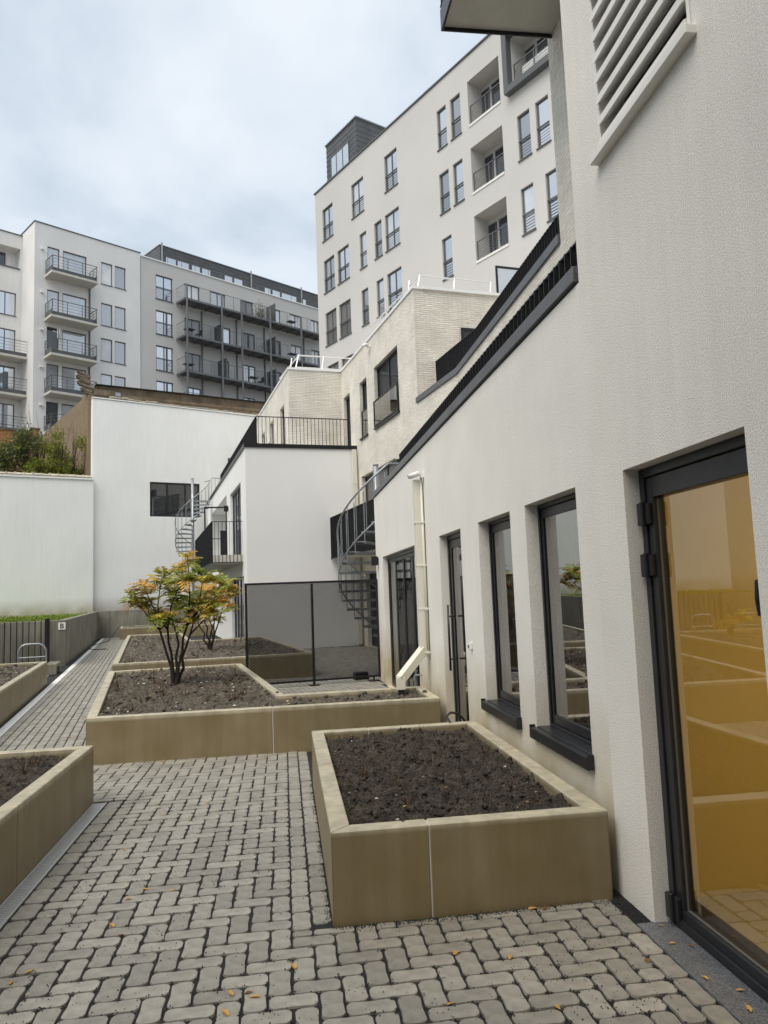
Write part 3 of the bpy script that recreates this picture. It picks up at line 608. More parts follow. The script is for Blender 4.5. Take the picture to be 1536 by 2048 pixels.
# louvre in the tall wall
MB().quad((LX0+.005, .15, LZ0+.005), (LX1-.005, .15, LZ0+.005), (LX1-.005, .15, LZ1-.005), (LX0+.005, .15, LZ1-.005)).build('louvre_back', M['black'], nb)
lv = frame_mb(LX0+.002, LX1-.002, LZ0+.002, LZ1-.002, -.004, .10, .022).build('louvre', M['louvre'], nb)
slm = MB(); wl = LX1-LX0-.05
slm.add([(0, -.02, .012), (wl, -.02, .012), (wl, .085, .075), (0, .085, .075), (0, -.02, -.026), (wl, -.02, -.026), (wl, .088, .060), (0, .088, .060)], [(0, 1, 2, 3), (7, 6, 5, 4), (4, 5, 1, 0), (5, 6, 2, 1), (3, 2, 6, 7), (4, 0, 3, 7)])
slme = slm.mesh('slat', M['louvre'])
for k in range(22): link('slat', slme, lv, (LX0+.025, 0, LZ0+.045+k*.116))
MB().box(LX0-.03, LX1+.03, -.05, .12, LZ0-.045, LZ0-.002).build('louvre_sill', M['louvre'], nb, bevel=.004)

# terrace railing set back behind the coping
tr = thing('terrace_railing', 'black flat-bar railing along the roof terrace of the near building', 'railing', (2.1, 3.87, 0), R(90))
railing(tr, (0, 0), (8.9, 0), 2.86, 3.965, 81, (.008, .085), M['black'], (.05, .014))
# fittings on the near wall
dp = thing('downpipe', 'square cream rainwater pipe bracketed to the near wall', 'pipe', (1.615, 8.73, 0))
MB().box(-.045, .045, -.05, .05, .84, 2.90).build('pipe', M['cream'], dp, bevel=.004)
eb = MB(); eb.bar((0, 0, .89), (-.315, -.16, .575), .10, .095); eb.box(-.36, -.265, -.205, -.115, .462, .60); eb.build('offset', M['cream'], dp, bevel=.004)
MB().tube([(-.31, -.16, .47), (-.31, -.16, .38)], .038, 12).build('spigot', M['anthracite'], dp)
for z in (.855, 1.36, 1.87, 2.38): br_ = MB(); br_.box(-.050, .062, -.054, .054, z-.012, z+.012); br_.box(.016, .062, -.086, -.0545, z-.012, z+.012); br_.build('bracket', M['cream'], dp, bevel=.003)
MB().tube([(.038, -.068, .80), (.038, -.068, 2.93)], .0155, 8).build('conduit', M['cream'], dp, smooth=True)
sc_ = thing('security_camera', 'white bullet camera on top of the square cream pipe', 'camera', (1.64, 8.62, 2.94))
MB().box(0, .04, -.03, .03, -.03, .03).build('base', M['white'], sc_); q = MB(); q.tube([(0, 0, .01), (-.055, .0, .012)], .017, 10); q.build('arm', M['white'], sc_)
MB().tube([(-.02, -.03, .02), (-.115, .07, .0)], .032, 12).build('housing', M['white'], sc_, smooth=True); MB().tube([(-.1155, .0705, .0), (-.123, .079, -.002)], .026, 12).build('lens', M['black'], sc_)
wl_ = thing('wall_lamp', 'black box wall lamp at the corner beside the near folding doors', 'lamp', (1.68, 13.15, 2.12))
MB().box(-.02, -.002, -.05, .05, -.06, .06).build('plate', M['black'], wl_); MB().box(-.13, -.021, -.055, .055, -.08, .08).build('shade', M['black'], wl_, bevel=.004)
tp = thing('garden_tap', 'chrome garden tap low on the wall behind the cream pipe', 'tap', (1.68, 9.30, .53))
MB().tube([(0, 0, 0), (-.09, 0, 0)], .012, 8).build('pipe', M['galv'], tp); MB().tube([(-.075, 0, 0), (-.075, 0, .05)], .008, 8).build('stem', M['galv'], tp); MB().box(-.1, -.05, -.006, .006, .05, .06).build('lever', M['galv'], tp); MB().tube([(-.09, 0, 0), (-.10, 0, -.06)], .010, 8).build('spout', M['galv'], tp)
sb = thing('socket_box', 'tiny white switch on the wall beside the glazed door', 'switch', (1.68, 6.676, 1.065))
MB().box(-.03, -.001, -.022, .022, -.03, .03).build('body', M['white'], sb, bevel=.003); MB().box(-.036, -.0305, -.010, .010, -.016, .010).build('key', M['anthracite'], sb)
hs = MB(); hs.tube([(1.42, 6.42, .40), (1.40, 6.50, .445), (1.39, 6.56, .475), (1.45, 6.66, .49), (1.53, 6.72, .47), (1.60, 6.78, .40), (1.64, 6.85, .25), (1.65, 6.95, .06)], .011, 8)
tag(hs.build('black_cable', M['hose'], None, smooth=True), 'black cable looping over the back rim of the near planter', 'cable')

# ================================================================== MESH SCREEN
ms = thing('mesh_screen', 'freestanding black framed screen of fine woven mesh', 'screen', xy(1.6, 12.9), A10)
fr = MB(); W_ = 2.39
for x in (0, W_-.042): fr.box(x, x+.042, -.02, .02, .07 if x else .3, 1.80)
MB().box(0, .042, -.02, .02, .06, 1.80).build('post', M['black'], ms); MB().box(1.15, 1.186, -.02, .02, .0, 1.76).build('post', M['black'], ms); MB().box(W_-.042, W_, -.02, .02, .06, 1.80).build('post', M['black'], ms)
MB().box(.043, W_-.043, -.018, .018, 1.762, 1.80).build('top_rail', M['black'], ms); MB().box(.043, 1.149, -.018, .018, .07, .105).build('bottom_rail', M['black'], ms); MB().box(1.187, W_-.043, -.018, .018, .07, .105).build('bottom_rail', M['black'], ms)
MB().quad((.042, 0, .104), (1.151, 0, .104), (1.151, 0, 1.763), (.042, 0, 1.763)).build('mesh_panel', M['screen'], ms); MB().quad((1.185, 0, .104), (W_-.041, 0, .104), (W_-.041, 0, 1.763), (1.185, 0, 1.763)).build('mesh_panel', M['screen'], ms)
for x in (1.168, 2.25): MB().box(x-.09, x+.09, -.07, .07, .001, .018).build('foot', M['black'], ms)
MB().box(2.238, 2.262, -.015, .015, .018, .071).build('foot_stub', M['black'], ms)
bxo = thing('black_crate', 'low black crate on the paving behind the mesh screen', 'crate', xy(3.72, 13.3), A10)
MB().box(-.13, .13, -.1, .1, .004, .03).build('base', M['black'], bxo); MB().box(-.12, .12, -.09, .09, .03, .13).build('body', M['anthracite'], bxo, bevel=.01)

# ================================================================== BRICK BUILDING behind the near one
bb = thing('brick_building', 'stepped cream brick building with roof terraces behind the near white building', 'building', (3.628, 14.553, 0), 0)
R1, R2 = (0, 0, R(-90)), (0, 0, R(-80))      # parts turned with the wall they belong to
shell(MB(), 0, 20, 2.70, 5.95, 7).build('wall', M['brick'], bb, rot=R1)
shell(MB(), 5.80, 20, 5.95, 13.5, 7, y=.002).build('wall', M['brick'], bb, rot=R1)
def bx_(b): return 13.7-b                     # local x of a point b metres along the turned axis
H1 = [(bx_(21.0), 2.82, bx_(17.8), 4.96, .2), (bx_(20.9), .0, bx_(19.6), 2.15, .2), (bx_(18.9), .0, bx_(17.4), 2.15, .2)]
shell(MB(), bx_(24), .0, 0, 5.95, 6, H1).build('wall', M['brick'], bb, rot=R2)
H2 = [(bx_(20.88), 6.08, bx_(20.14), 7.77, .16), (bx_(19.39), 6.08, bx_(17.34), 7.79, .16), (bx_(22.75), 5.97, bx_(22.0), 7.80, .16)]
shell(MB(), bx_(23.4), bx_(16.03), 5.951, 8.73, 5, H2).build('wall', M['brick'], bb, rot=R2)
H3 = [(bx_(24.65), 5.97, bx_(23.88), 7.83, .16), (bx_(26.9), 5.97, bx_(26.15), 7.83, .16), (bx_(28.9), 5.97, bx_(28.1), 7.83, .16)]
shell(MB(), bx_(36), bx_(22.97), 5.951, 8.73, 4.5, H3, y=-1.74).build('wall', M['brick'], bb, rot=R2)
# white roof-edge caps
MB().box(bx_(23.0), bx_(16.03)+.03, -.03, .22, 8.732, 8.80).build('roof_edge', M['white'], bb, rot=R2)
MB().box(bx_(16.25), bx_(16.0)+.03, .221, 4.9, 8.732, 8.80).build('roof_edge', M['white'], bb, rot=R2)
MB().box(bx_(36), bx_(22.97)+.03, -1.77, -1.52, 8.733, 8.801).build('roof_edge', M['white'], bb, rot=R2)
MB().box(bx_(23.2), bx_(22.97)+.03, -1.519, -.035, 8.733, 8.801).build('roof_edge', M['white'], bb, rot=R2)
# dark fascia of the upper terrace, following the bend
MB().box(-.02, 5.80, -.035, .09, 5.952, 6.075).build('fascia', M['coping'], bb, rot=R1); MB().box(bx_(16.08), .01, -.035, .09, 5.953, 6.076).build('fascia', M['coping'], bb, rot=R2)
def bwin(h, y, mull=(), trans=(), t=.06, nm='window', pane='pane_dark'):
    x0, z0, x1, z1 = h[:4]
    o = frame_mb(x0+.002, x1-.002, z0+.002, z1-.002, y, y+.06, t, mull, trans).build(nm, M['anthracite'], bb, rot=R2)
    MB().quad((x0+t, y+.03, z0+t), (x1-t, y+.03, z0+t), (x1-t, y+.03, z1-t), (x0+t, y+.03, z1-t)).build('pane', M[pane], o)
    return o
wb = bwin(H2[0], .09, trans=()); MB().box(H2[0][0]-.03, H2[0][2]+.03, -.05, .09, 6.035, 6.078).build('sill', M['anthracite'], wb)
frame_mb(H2[0][0], H2[0][2], 6.1, 6.9, .03, .06, .03).build('guard_frame', M['black'], wb); MB().quad((H2[0][0]+.03, .045, 6.13), (H2[0][2]-.03, .045, 6.13), (H2[0][2]-.03, .045, 6.87), (H2[0][0]+.03, .045, 6.87)).build('guard_glass', M['glass'], wb)
wb = bwin(H2[1], .09, mull=((H2[1][0]+H2[1][2])/2,)); MB().box(H2[1][0]-.03, H2[1][2]+.03, -.06, .09, 6.03, 6.078).build('sill', M['anthracite'], wb)
frame_mb(H2[1][0], H2[1][2], 6.1, 6.82, -.055, -.02, .04).build('guard_frame', M['black'], wb); MB().quad((H2[1][0]+.03, -.04, 6.13), (H2[1][2]-.03, -.04, 6.13), (H2[1][2]-.03, -.04, 6.79), (H2[1][0]+.03, -.04, 6.79)).build('guard_glass', M['glass'], wb)
bwin(H2[2], .09, nm='door'); bwin(H1[0], .12, mull=(bx_(19.95), bx_(18.9)), nm='glass_doors', pane='pane_curtain'); bwin(H1[1], .12, nm='door'); bwin(H1[2], .12, nm='door')
for h in H3: bwin(h, -1.74+.09, nm='door')
rw = frame_mb(1.19, 2.05, 6.3, 7.85, 0, .06, .06).build('window', M['anthracite'], bb, loc=tuple(Vector(xy(6.1, 15.99))-Vector((3.628, 14.553, 0))), rot=(0, 0, A10))
MB().quad((1.24, .03, 6.35), (2.0, .03, 6.35), (2.0, .03, 7.8), (1.24, .03, 7.8)).build('pane', M['pane_dark'], rw)
# upper terrace railing (bends with the wall)
ut = thing('terrace_railing', 'black flat-bar railing of the upper terrace, bending along the brick wall', 'railing', (3.628, 14.553, 0), 0)
pA = Vector(xy(6.6, 16.0))-Vector((3.628, 14.553, 0)); pB = Vector(xy(6.6, 13.72))-Vector((3.628, 14.553, 0)); pC = Vector((pB.x, 8.78-14.553, 0))
railing(ut, pA.xy, pB.xy, 5.98, 6.955, 21, (.008, .085), M['black'], (.05, .014)); railing(ut, pB.xy, pC.xy, 5.98, 6.955, 51, (.008, .085), M['black'], (.05, .014))
# security camera, roof guard rails, glass screens
c2 = thing('security_camera', 'white camera high on the brick wall under the roof edge', 'camera', xy(6.08, 19.66, 8.50), A10)
MB().box(-.06, -.0, -.03, .03, -.03, .03).build('base', M['white'], c2); MB().tube([(-.06, 0, 0), (-.12, 0, .03)], .018, 8).build('arm', M['white'], c2); MB().tube([(-.10, -.10, .03), (-.16, .14, .06)], .045, 10).build('housing', M['white'], c2, smooth=True)
def guard(label, loc, n, w, back):
    t = thing('roof_guard_rail', label, 'guard rail', loc, A10)
    for k in range(n):
        x = w*k/(n-1); MB().tube([(x-.12, 0, 0), (x+.12*(1 if k == 0 else .3), .15, .92)], .024, 8).build('post', M['alu'], t)
    MB().tube([(.12, .15, .90), (w+.05, .15, .90)], .024, 8).build('top_rail', M['alu'], t); MB().tube([(0.02, .08, .46), (w+.03, .08, .46)], .020, 8).build('mid_rail', M['alu'], t)
    MB().tube([(.12, .15, .90), (-.05, back, .90)], .022, 8).build('side_rail', M['alu'], t); MB().tube([(.0, .08, .46), (-.1, back, .46)], .018, 8).build('side_rail', M['alu'], t)
    MB().tube([(-.2, .35, 0), (-.05, .5, .9)], .022, 8).build('brace', M['alu'], t)
guard('aluminium guard rail on the lower brick roof beside the far building', xy(4.85, 24.1, 8.74), 3, 1.9, 3.0)
guard('aluminium guard rail on the higher brick roof below the tower windows', xy(6.65, 17.1, 8.74), 3, 2.1, 4.0)
def gscreen(label, loc, w, z0, z1, rz=A10):
    t = thing('glass_screen', label, 'screen', loc, rz); frame_mb(0, w, z0, z1, 0, .04, .05).build('frame', M['black'], t); MB().quad((.04, .02, z0+.04), (w-.04, .02, z0+.04), (w-.04, .02, z1-.04), (.04, .02, z1-.04)).build('pane', M['glass'], t)
gscreen('black framed glass wind screen above the upper terrace railing', xy(8.57, 16.5, 0), .9, 8.74, 9.77)
gscreen('grey glass wind screen at the end of the white extension terrace', xy(3.2, 30.5, 0), .9, 5.97, 7.2)

# ================================================================== balcony overhead
ob = thing('balcony', 'balcony slab with black edge jutting from the brick wall overhead', 'balcony', (3.628, 8.6, 0), 0)
MB().box(-1.44, -.01, -11.4, -.022, 8.715, 8.80).build('soffit', M['plinth'], ob)
e_ = MB(); e_.box(-1.475, -.005, -.02, .0, 8.665, 8.95); e_.box(-1.475, -1.445, -11.4, -.021, 8.665, 8.95); e_.build('edge', M['black'], ob)
railing(ob, (-1.455, -10.5), (-1.455, -.02), 8.95, 9.95, 94, (.007, .05), M['black']); railing(ob, (-1.44, -.012), (-.04, -.012), 8.95, 9.95, 12, (.007, .05), M['black'])

# ================================================================== WHITE EXTENSION (two storeys, terrace on top)
wx = thing('white_extension', 'two-storey white block with a terrace on top behind the mesh screen', 'building', xy(2.74, 21.4), A10)
f_ = MB(); f_.quad((0, 0, 0), (3.36, 0, 0), (3.36, 0, 5.90), (0, 0, 5.90)); f_.quad((0, 0, 5.90), (3.36, 0, 5.90), (3.36, 14, 5.90), (0, 14, 5.90)); f_.build('wall', M['render_smooth'], wx)
def yb(b): return -(b-21.4)
HX = [(yb(25.61), 2.82, yb(22.61), 5.03, .16), (yb(33.4), 2.80, yb(26.76), 5.18, 1.7), (yb(25.55), .0, yb(22.2), 2.16, .16)]
shell(MB(), -14, 0, 0, 5.90, None, HX).build('side_wall', M['render_smooth'], wx, rot=(0, 0, R(-90)))
MB().box(-.04, 3.36, -.04, .12, 5.86, 5.975).build('fascia', M['black'], wx); MB().box(-.04, .12, .121, 14, 5.86, 5.975).build('fascia', M['black'], wx)
def xwin(h, y, mull, nm='glass_doors', pane='pane_dark'):
    x0, z0, x1, z1 = h[:4]; o = frame_mb(x0+.002, x1-.002, z0+.002, z1-.002, y, y+.06, .07, [x0+(x1-x0)*(i+1)/(mull+1) for i in range(mull)]).build(nm, M['anthracite'], wx, rot=(0, 0, R(-90)))
    MB().quad((x0+.05, y+.03, z0+.05), (x1-.05, y+.03, z0+.05), (x1-.05, y+.03, z1-.05), (x0+.05, y+.03, z1-.05)).build('pane', M[pane], o)
xwin(HX[0], .09, 3, pane='pane_sky'); xwin(HX[2], .09, 3, pane='pane_sky'); xwin((yb(30.5), 2.82, yb(27.5), 4.95), 1.62, 2)
xr = thing('terrace_railing', 'black bar railing round the terrace on the white two-storey block', 'railing', xy(3.18, 22.1), A10)
railing(xr, (0, 0), (2.9, 0), 5.96, 6.95, 25, (.014, .014), M['black'], (.04, .022)); railing(xr, (0, .02), (0, 11.3), 5.96, 6.95, 92, (.007, .05), M['black'], (.05, .014))
fr_ = thing('folding_chair', 'small black folding chair at the corner of the white block terrace', 'chair', xy(3.45, 22.5, 5.95), A10)
MB().box(-.2, .2, -.02, .02, .22, .25).build('seat', M['black'], fr_); MB().bar((-.2, 0, 0), (.2, .1, .30), .02, .02).build('leg', M['black'], fr_); MB().bar((.2, 0, 0), (-.2, .1, .30), .02, .02).build('leg', M['black'], fr_)
# balcony on its side
bl = thing('balcony', 'white slab balcony with black railing on the side of the white block', 'balcony', xy(1.87, 22.3), A10)
MB().box(.01, .865, 0, 7.7, 2.55, 2.80).build('slab', M['plinth'], bl); MB().box(-.012, .0, -.012, 7.7, 2.535, 2.60).build('edge', M['greyframe'], bl)
railing(bl, (.0, -.01), (.86, -.01), 2.55, 3.785, 8, (.012, .02), M['black'], (.03, .02)); MB().bar((.0, -.01, 3.28), (.4, -.01, 3.28), .02, .02).build('mid_rail', M['black'], bl)
railing(bl, (-.02, .01), (-.02, 7.7), 2.55, 3.785, 75, (.008, .045), M['black'], (.045, .014))
gt = thing('balcony_gate', 'black framed gate across the side balcony of the white block', 'gate', xy(1.95, 26.7), A10)
frame_mb(0, .8, 2.81, 4.75, 0, .05, .05).build('frame', M['black'], gt); MB().box(.55, .75, -.01, .04, 2.87, 3.9).build('panel', M['black'], gt)
wl2 = thing('wall_lamp', 'black box wall lamp beside the upper glass doors of the white block', 'lamp', xy(2.74, 26.2, 4.62), A10)
MB().box(-.02, -.002, -.05, .05, -.06, .06).build('plate', M['black'], wl2); MB().box(-.15, -.021, -.07, .07, -.1, .1).build('shade', M['black'], wl2)
d2 = thing('downpipe', 'white square rainwater pipe in the corner between white block and brick wall', 'pipe', xy(5.98, 21.3), A10)
MB().box(-.06, .06, -.05, .05, .05, 5.84).build('pipe', M['cream'], d2)
for z in (.6, 2.0, 3.4, 4.8): MB().box(-.068, .068, -.058, .058, z-.02, z+.02).build('bracket', M['cream'], d2)
# access gallery along the brick wall
ga = thing('access_gallery', 'raised gallery with black railing along the brick wall behind the spiral stair', 'gallery', xy(5.2, 13.75), A10)
MB().box(.02, .895, 0, 7.6, 2.58, 2.80).build('slab', M['plinth'], ga); railing(ga, (0, .02), (0, 7.58), 2.54, 3.775, 74, (.008, .05), M['black'], (.05, .014)); MB().box(-.012, .012, 7.56, 7.6, 2.54, 3.775).build('end_panel', M['black'], ga)
wl3 = thing('wall_lamp', 'black box wall lamp on the brick wall above the spiral stair', 'lamp', xy(6.09, 17.3, 4.72), A10)
MB().box(-.03, -.002, -.05, .05, -.06, .06).build('plate', M['black'], wl3); MB().box(-.16, -.031, -.07, .07, -.1, .1).build('shade', M['black'], wl3)

# ================================================================== SPIRAL STAIRS
def spiral(label, loc, r, zs, ph0, dph, steps, zpole, ph_end, pole_r, rz=0.0, off=0):
    t = thing('spiral_stair', label, 'stair', loc, rz)
    MB().tube([(0, 0, .0), (0, 0, zpole)], pole_r, 14).build('pole', M['galv'], t, smooth=True); MB().tube([(0, 0, zpole), (0, 0, zpole+.02)], pole_r+.006, 14).build('pole_cap', M['galv'], t)
    MB().tube([(0, 0, .001), (0, 0, .012)], pole_r+.1, 14).build('base_plate', M['galv'], t)
    def P(ph, rr, z): return (-rr*math.cos(ph), -rr*math.sin(ph), z)
    hw = R(dph)*.72
    for k in range(off, steps):
        ph = R(ph0+dph*k); z = zs+.18*k; q = [P(ph-hw*.35, pole_r*.9, 0), P(ph-hw, r-.02, 0), P(ph, r, 0), P(ph+hw, r-.02, 0), P(ph+hw*.35, pole_r*.9, 0)]
        mb = MB(); mb.prism([(a, b) for a, b, _ in q], z-.012, z)
        mb.bar(P(ph-hw*.9, pole_r, z-.03), P(ph-hw*.96, r-.02, z-.03), .012, .036); mb.bar(P(ph+hw*.9, pole_r, z-.03), P(ph+hw*.96, r-.02, z-.03), .012, .036)
        mb.build('tread', M['galv'], t)
        MB().tube([P(ph+hw*.9, r, z-.05), P(ph+hw*.9, r, z+.92)], .009, 6).build('baluster', M['galv'], t)
        MB().tube([P(ph-hw*.2, r, z-.0), P(ph-hw*.2, r, z+.86)], .007, 6).build('baluster', M['galv'], t)
    n = steps*3; pts = []; low = []
    for i in range(off*3, n+1): ph = R(ph0+dph*i/3); z = zs+.18*i/3; pts.append(P(ph, r, z+.90)); low.append(P(ph, r, z+.06))
    ph = R(ph0+dph*n/3); ze = pts[-1][2]; k = 0
    while ph < R(ph_end): ph += R(6); pts.append(P(ph, r, ze+.01*(1-math.exp(-k)))); k += 1
    MB().tube(pts, .019, 8).build('handrail', M['galv'], t, smooth=True); MB().tube(low, .014, 6).build('lower_rail', M['galv'], t, smooth=True)
    MB().prism([P(ph, 0.06, 0)[:2], P(R(ph0+dph*steps)-hw*.5, .06, 0)[:2], P(R(ph0+dph*steps)-hw*.5, r, 0)[:2], P(R(ph0+dph*steps)+R(35), r, 0)[:2]] if False else [(a, b) for a, b, _ in (P(R(ph0+dph*steps)-hw*.6, .05, 0), P(R(ph0+dph*steps)-hw*.6, r, 0), P(R(ph0+dph*steps+25), r, 0), P(R(ph0+dph*steps+55), r, 0), P(R(ph0+dph*steps+60), .05, 0))], zs+.18*steps-.02, zs+.18*steps).build('landing', M['galv'], t)
    return t
spiral('galvanised spiral stair rising behind the mesh screen at the near building corner', (1.86, 14.46, 0), .80, .18, -140, 15, 16, 4.06, 150, .055)
spiral('smaller galvanised spiral stair by the far balcony and square window', xy(1.93, 33.0), .74, .18, 172-17*31, 17, 31, 6.72, 215, .06, A10, off=12)
tg = thing('stair_guard', 'galvanised guard at the head of the far spiral stair', 'guard rail', xy(2.0, 32.95, 5.8), A10)
MB().tube([(.74, .0, .95), (1.6, .1, .95)], .018, 8).build('top_rail', M['galv'], tg); MB().tube([(.74, 0, .1), (1.6, .1, .1)], .014, 8).build('bottom_rail', M['galv'], tg)
for k in range(6): MB().tube([(.74+k*.16, .02*k, .1), (.74+k*.16, .02*k, .95)], .009, 6).build('baluster', M['galv'], tg)

# ================================================================== RETAINING WALL, GATE, BICYCLE STANDS, SIGN
rw_ = thing('retaining_wall', 'low grey concrete retaining wall around the mossy raised bed', 'wall', xy(-1.97, 20.7), A10)
k = 0
x = 0.0
while x > -9.5: MB().box(x-1.42 if k else -1.43, x-.006 if k else -.0, 0, .2, -.02, 1.14).build('panel', M['concrete_grey'], rw_, bevel=.006); x -= 1.425; k += 1
y = .205
while y < 13.4: MB().box(-.2, .0, y, y+1.50, -.02, 1.138).build('panel', M['concrete_grey'], rw_, bevel=.006); y += 1.506
x = -.2
while x < 4.6: MB().box(x, x+1.5, 13.6, 13.8, -.02, 1.15).build('panel', M['concrete_grey'], rw_, bevel=.006); x += 1.506
ga_ = thing('bar_gate', 'black vertical bar gate with flat post before the concrete wall', 'gate', xy(-2.36, 20.42), A10)
MB().box(-.045, .065, -.04, .04, .0, 1.20).build('post', M['black'], ga_); MB().box(-2.5, -.05, -.012, .012, 1.10, 1.135).build('top_rail', M['black'], ga_) if False else None
me = MB().box(-.010, .010, -.02, .02, .05, 1.155).mesh('bar', M['black'])
for i in range(18): link('bar', me, ga_, (-.135-i*.137, 0, 0))
MB().box(-2.5, -.046, -.012, .012, .07, .105).build('bottom_rail', M['black'], ga_); MB().box(-2.55, -2.50, -.04, .04, 0, 1.2).build('post', M['black'], ga_)
sg = thing('letter_sign', 'small white square sign with a black letter B on concrete', 'sign', xy(-2.045, 20.695, .99), A10)
MB().box(-.085, .085, -.012, -.001, -.085, .095).build('plate', M['white'], sg)
cu = bpy.data.curves.new('letter', 'FONT'); cu.body = 'B'; cu.size = .17; cu.extrude = .001; cu.offset = .004; cu.align_x = 'CENTER'; cu.materials.append(M['black'])
lo = bpy.data.objects.new('letter_curve', cu); COL.objects.link(lo)
lme = bpy.data.meshes.new_from_object(lo); bpy.data.objects.remove(lo); lme.materials.clear(); lme.materials.append(M['black'])
link('letter', lme, sg, (0, -.0135, -.052), (R(90), 0, 0))
def stand(label, a, b, rz=A10):
    t = thing('bicycle_stand', label, 'bicycle stand', xy(a, b), rz, 'bicycle stands by the gate'); pts = [(-.285, 0, -.02)]
    pts += [(-.285, 0, .50)]+[(-.285+.18*(1-math.cos(q*R(15))), 0, .50+.19*math.sin(q*R(15))) for q in range(1, 7)]
    pts += [(-p[0], 0, p[2]) for p in reversed(pts)]
    MB().tube(pts, .021, 10).build('hoop', M['galv'], t, smooth=True); MB().tube([(-.28, 0, .40), (.28, 0, .40)], .014, 8).build('crossbar', M['galv'], t)
stand('galvanised hoop bicycle stand in front of the bar gate', -2.43, 18.45)
for i in range(3): stand('galvanised hoop bicycle stand further along the row, out of sight of the path', -3.6-i*1.15, 18.45)
cb = thing('concrete_block', 'small arched grey concrete block next to the bicycle stand', 'concrete block', xy(-2.0, 18.7), A10)
MB().box(-.14, .10, -.45, .35, .17, .24).build('slab', M['concrete_grey'], cb, bevel=.008); MB().box(-.13, .09, .28, .35, 0, .17).build('foot', M['concrete_grey'], cb, bevel=.006); MB().box(-.13, .09, -.45, -.36, 0, .17).build('foot', M['concrete_grey'], cb, bevel=.006)
hz = MB(); pts = []
for i in range(30):
    t_ = i/29; pts.append((*xy(-1.05-.75*math.sin(t_*3.0)-.1*t_, 33.4-7.0*math.sin(t_*1.75), 0)[:2], .012+(0.5*(1-t_*6) if t_ < .16 else 0)))
hz.tube(pts, .016, 6); tag(hz.build('garden_hose', M['hose'], None, smooth=True), 'black hose lying in a loop at the far end of the path', 'hose')
# mossy raised bed
mo = MB(); idx = {}
for i in range(60):
    for j in range(110):
        a, b = -10+i*.1325, 20.88+j*.14; z = 1.07+.05*noise.noise(Vector((a*1.7, b*1.7, 0)))+.03*noise.noise(Vector((a*6, b*6, 1)))
        idx[i, j] = len(mo.v); mo.v.append(xy(a, b, z))
for i in range(59):
    for j in range(109): mo.f.append((idx[i, j], idx[i+1, j], idx[i+1, j+1], idx[i, j+1])); mo.m.append(0)
rg = random.Random(9)
for k in range(5200):             # low leaves standing up from the moss, paler near the wall edge
    a, b = rg.uniform(-7, -2.2), 20.92+abs(rg.gauss(0, 1))*4.5
    if b > 35.5: continue
    p = Vector(xy(a, b, 1.09)); s = rg.uniform(.02, .05); d = rg.random()*6.28; mo.cur = 1 if (b < 21.4 and rg.random() < .35) else 0
    q = Vector((math.cos(d), math.sin(d), 0))*s; u = Vector((-q.y*.5, q.x*.5, rg.uniform(.02, .06)))
    mo.add([p-q*.5, p+q*.5, p+q*.4+u, p-q*.4+u], [(0, 1, 2, 3)])
tag(mo.build('moss', [M['moss'], M['chip']]), 'bright green moss covering the raised bed behind the concrete wall', 'moss', kind='stuff')

# ================================================================== WHITE BOUNDARY WALLS
BW = (-8.344, 34.272, 0); RB = R(24)
bw = thing('boundary_wall', 'tall smooth white wall with a dark square window', 'wall', BW, RB)
hb_ = (2.52, 5.38, 4.88, 7.0, .14)
shell(MB(), 0, 16, 0, 10.4, 1.2, [hb_]).build('wall', M['render_back'], bw)
MB().add([(0, 0, 10.4), (16, 0, 10.4), (16, 0, 10.401), (0, 0, 10.69), (0, .35, 10.4), (16, .35, 10.4), (16, .35, 10.401), (0, .35, 10.69)], [(0, 1, 2, 3), (7, 6, 5, 4), (3, 2, 6, 7), (0, 3, 7, 4)]).build('sloping_top', M['render_back'], bw)
MB().bar((-.02, .10, 10.735), (10.5, .10, 10.55), .28, .05).build('cap', M['white'], bw)
wo = frame_mb(2.525, 4.875, 5.385, 6.995, .06, .12, .07, (3.34, 4.2)).build('window', M['anthracite'], bw)
MB().quad((2.58, .10, 5.44), (4.82, .10, 5.44), (4.82, .10, 6.94), (2.58, .10, 6.94)).build('pane', M['pane_dark'], wo)
lw = thing('boundary_wall', 'lower white wall topped with a row of ridge tiles', 'wall', BW, RB)
MB().box(-16, -.004, -.22, .25, 0, 6.92).build('wall', M['render_back'], lw); MB().box(-16, .0, -.28, .30, 6.925, 7.0).build('cap', M['white'], lw)
tm = MB()
for k in range(7):
    a0, a1 = math.pi*k/7, math.pi*(k+1)/7
    tm.quad((0, -math.cos(a0)*.14, math.sin(a0)*.11), (0, -math.cos(a1)*.14, math.sin(a1)*.11), (.34, -math.cos(a1)*.125, math.sin(a1)*.095), (.34, -math.cos(a0)*.125, math.sin(a0)*.095))
tm.box(-.005, .03, -.15, .15, -.02, .12)
tme = tm.mesh('ridge_tile', M['tile_light'])
for i in range(26): link('ridge_tile', tme, lw, (-.42-i*.34, .05, 7.06+random.uniform(-.008, .008)), (random.gauss(0, .03), random.gauss(0, .02), random.gauss(0, .02)))
MB().box(-16, -.05, -.1, .2, 7.0, 7.065).build('tile_bed', M['timber'], lw)
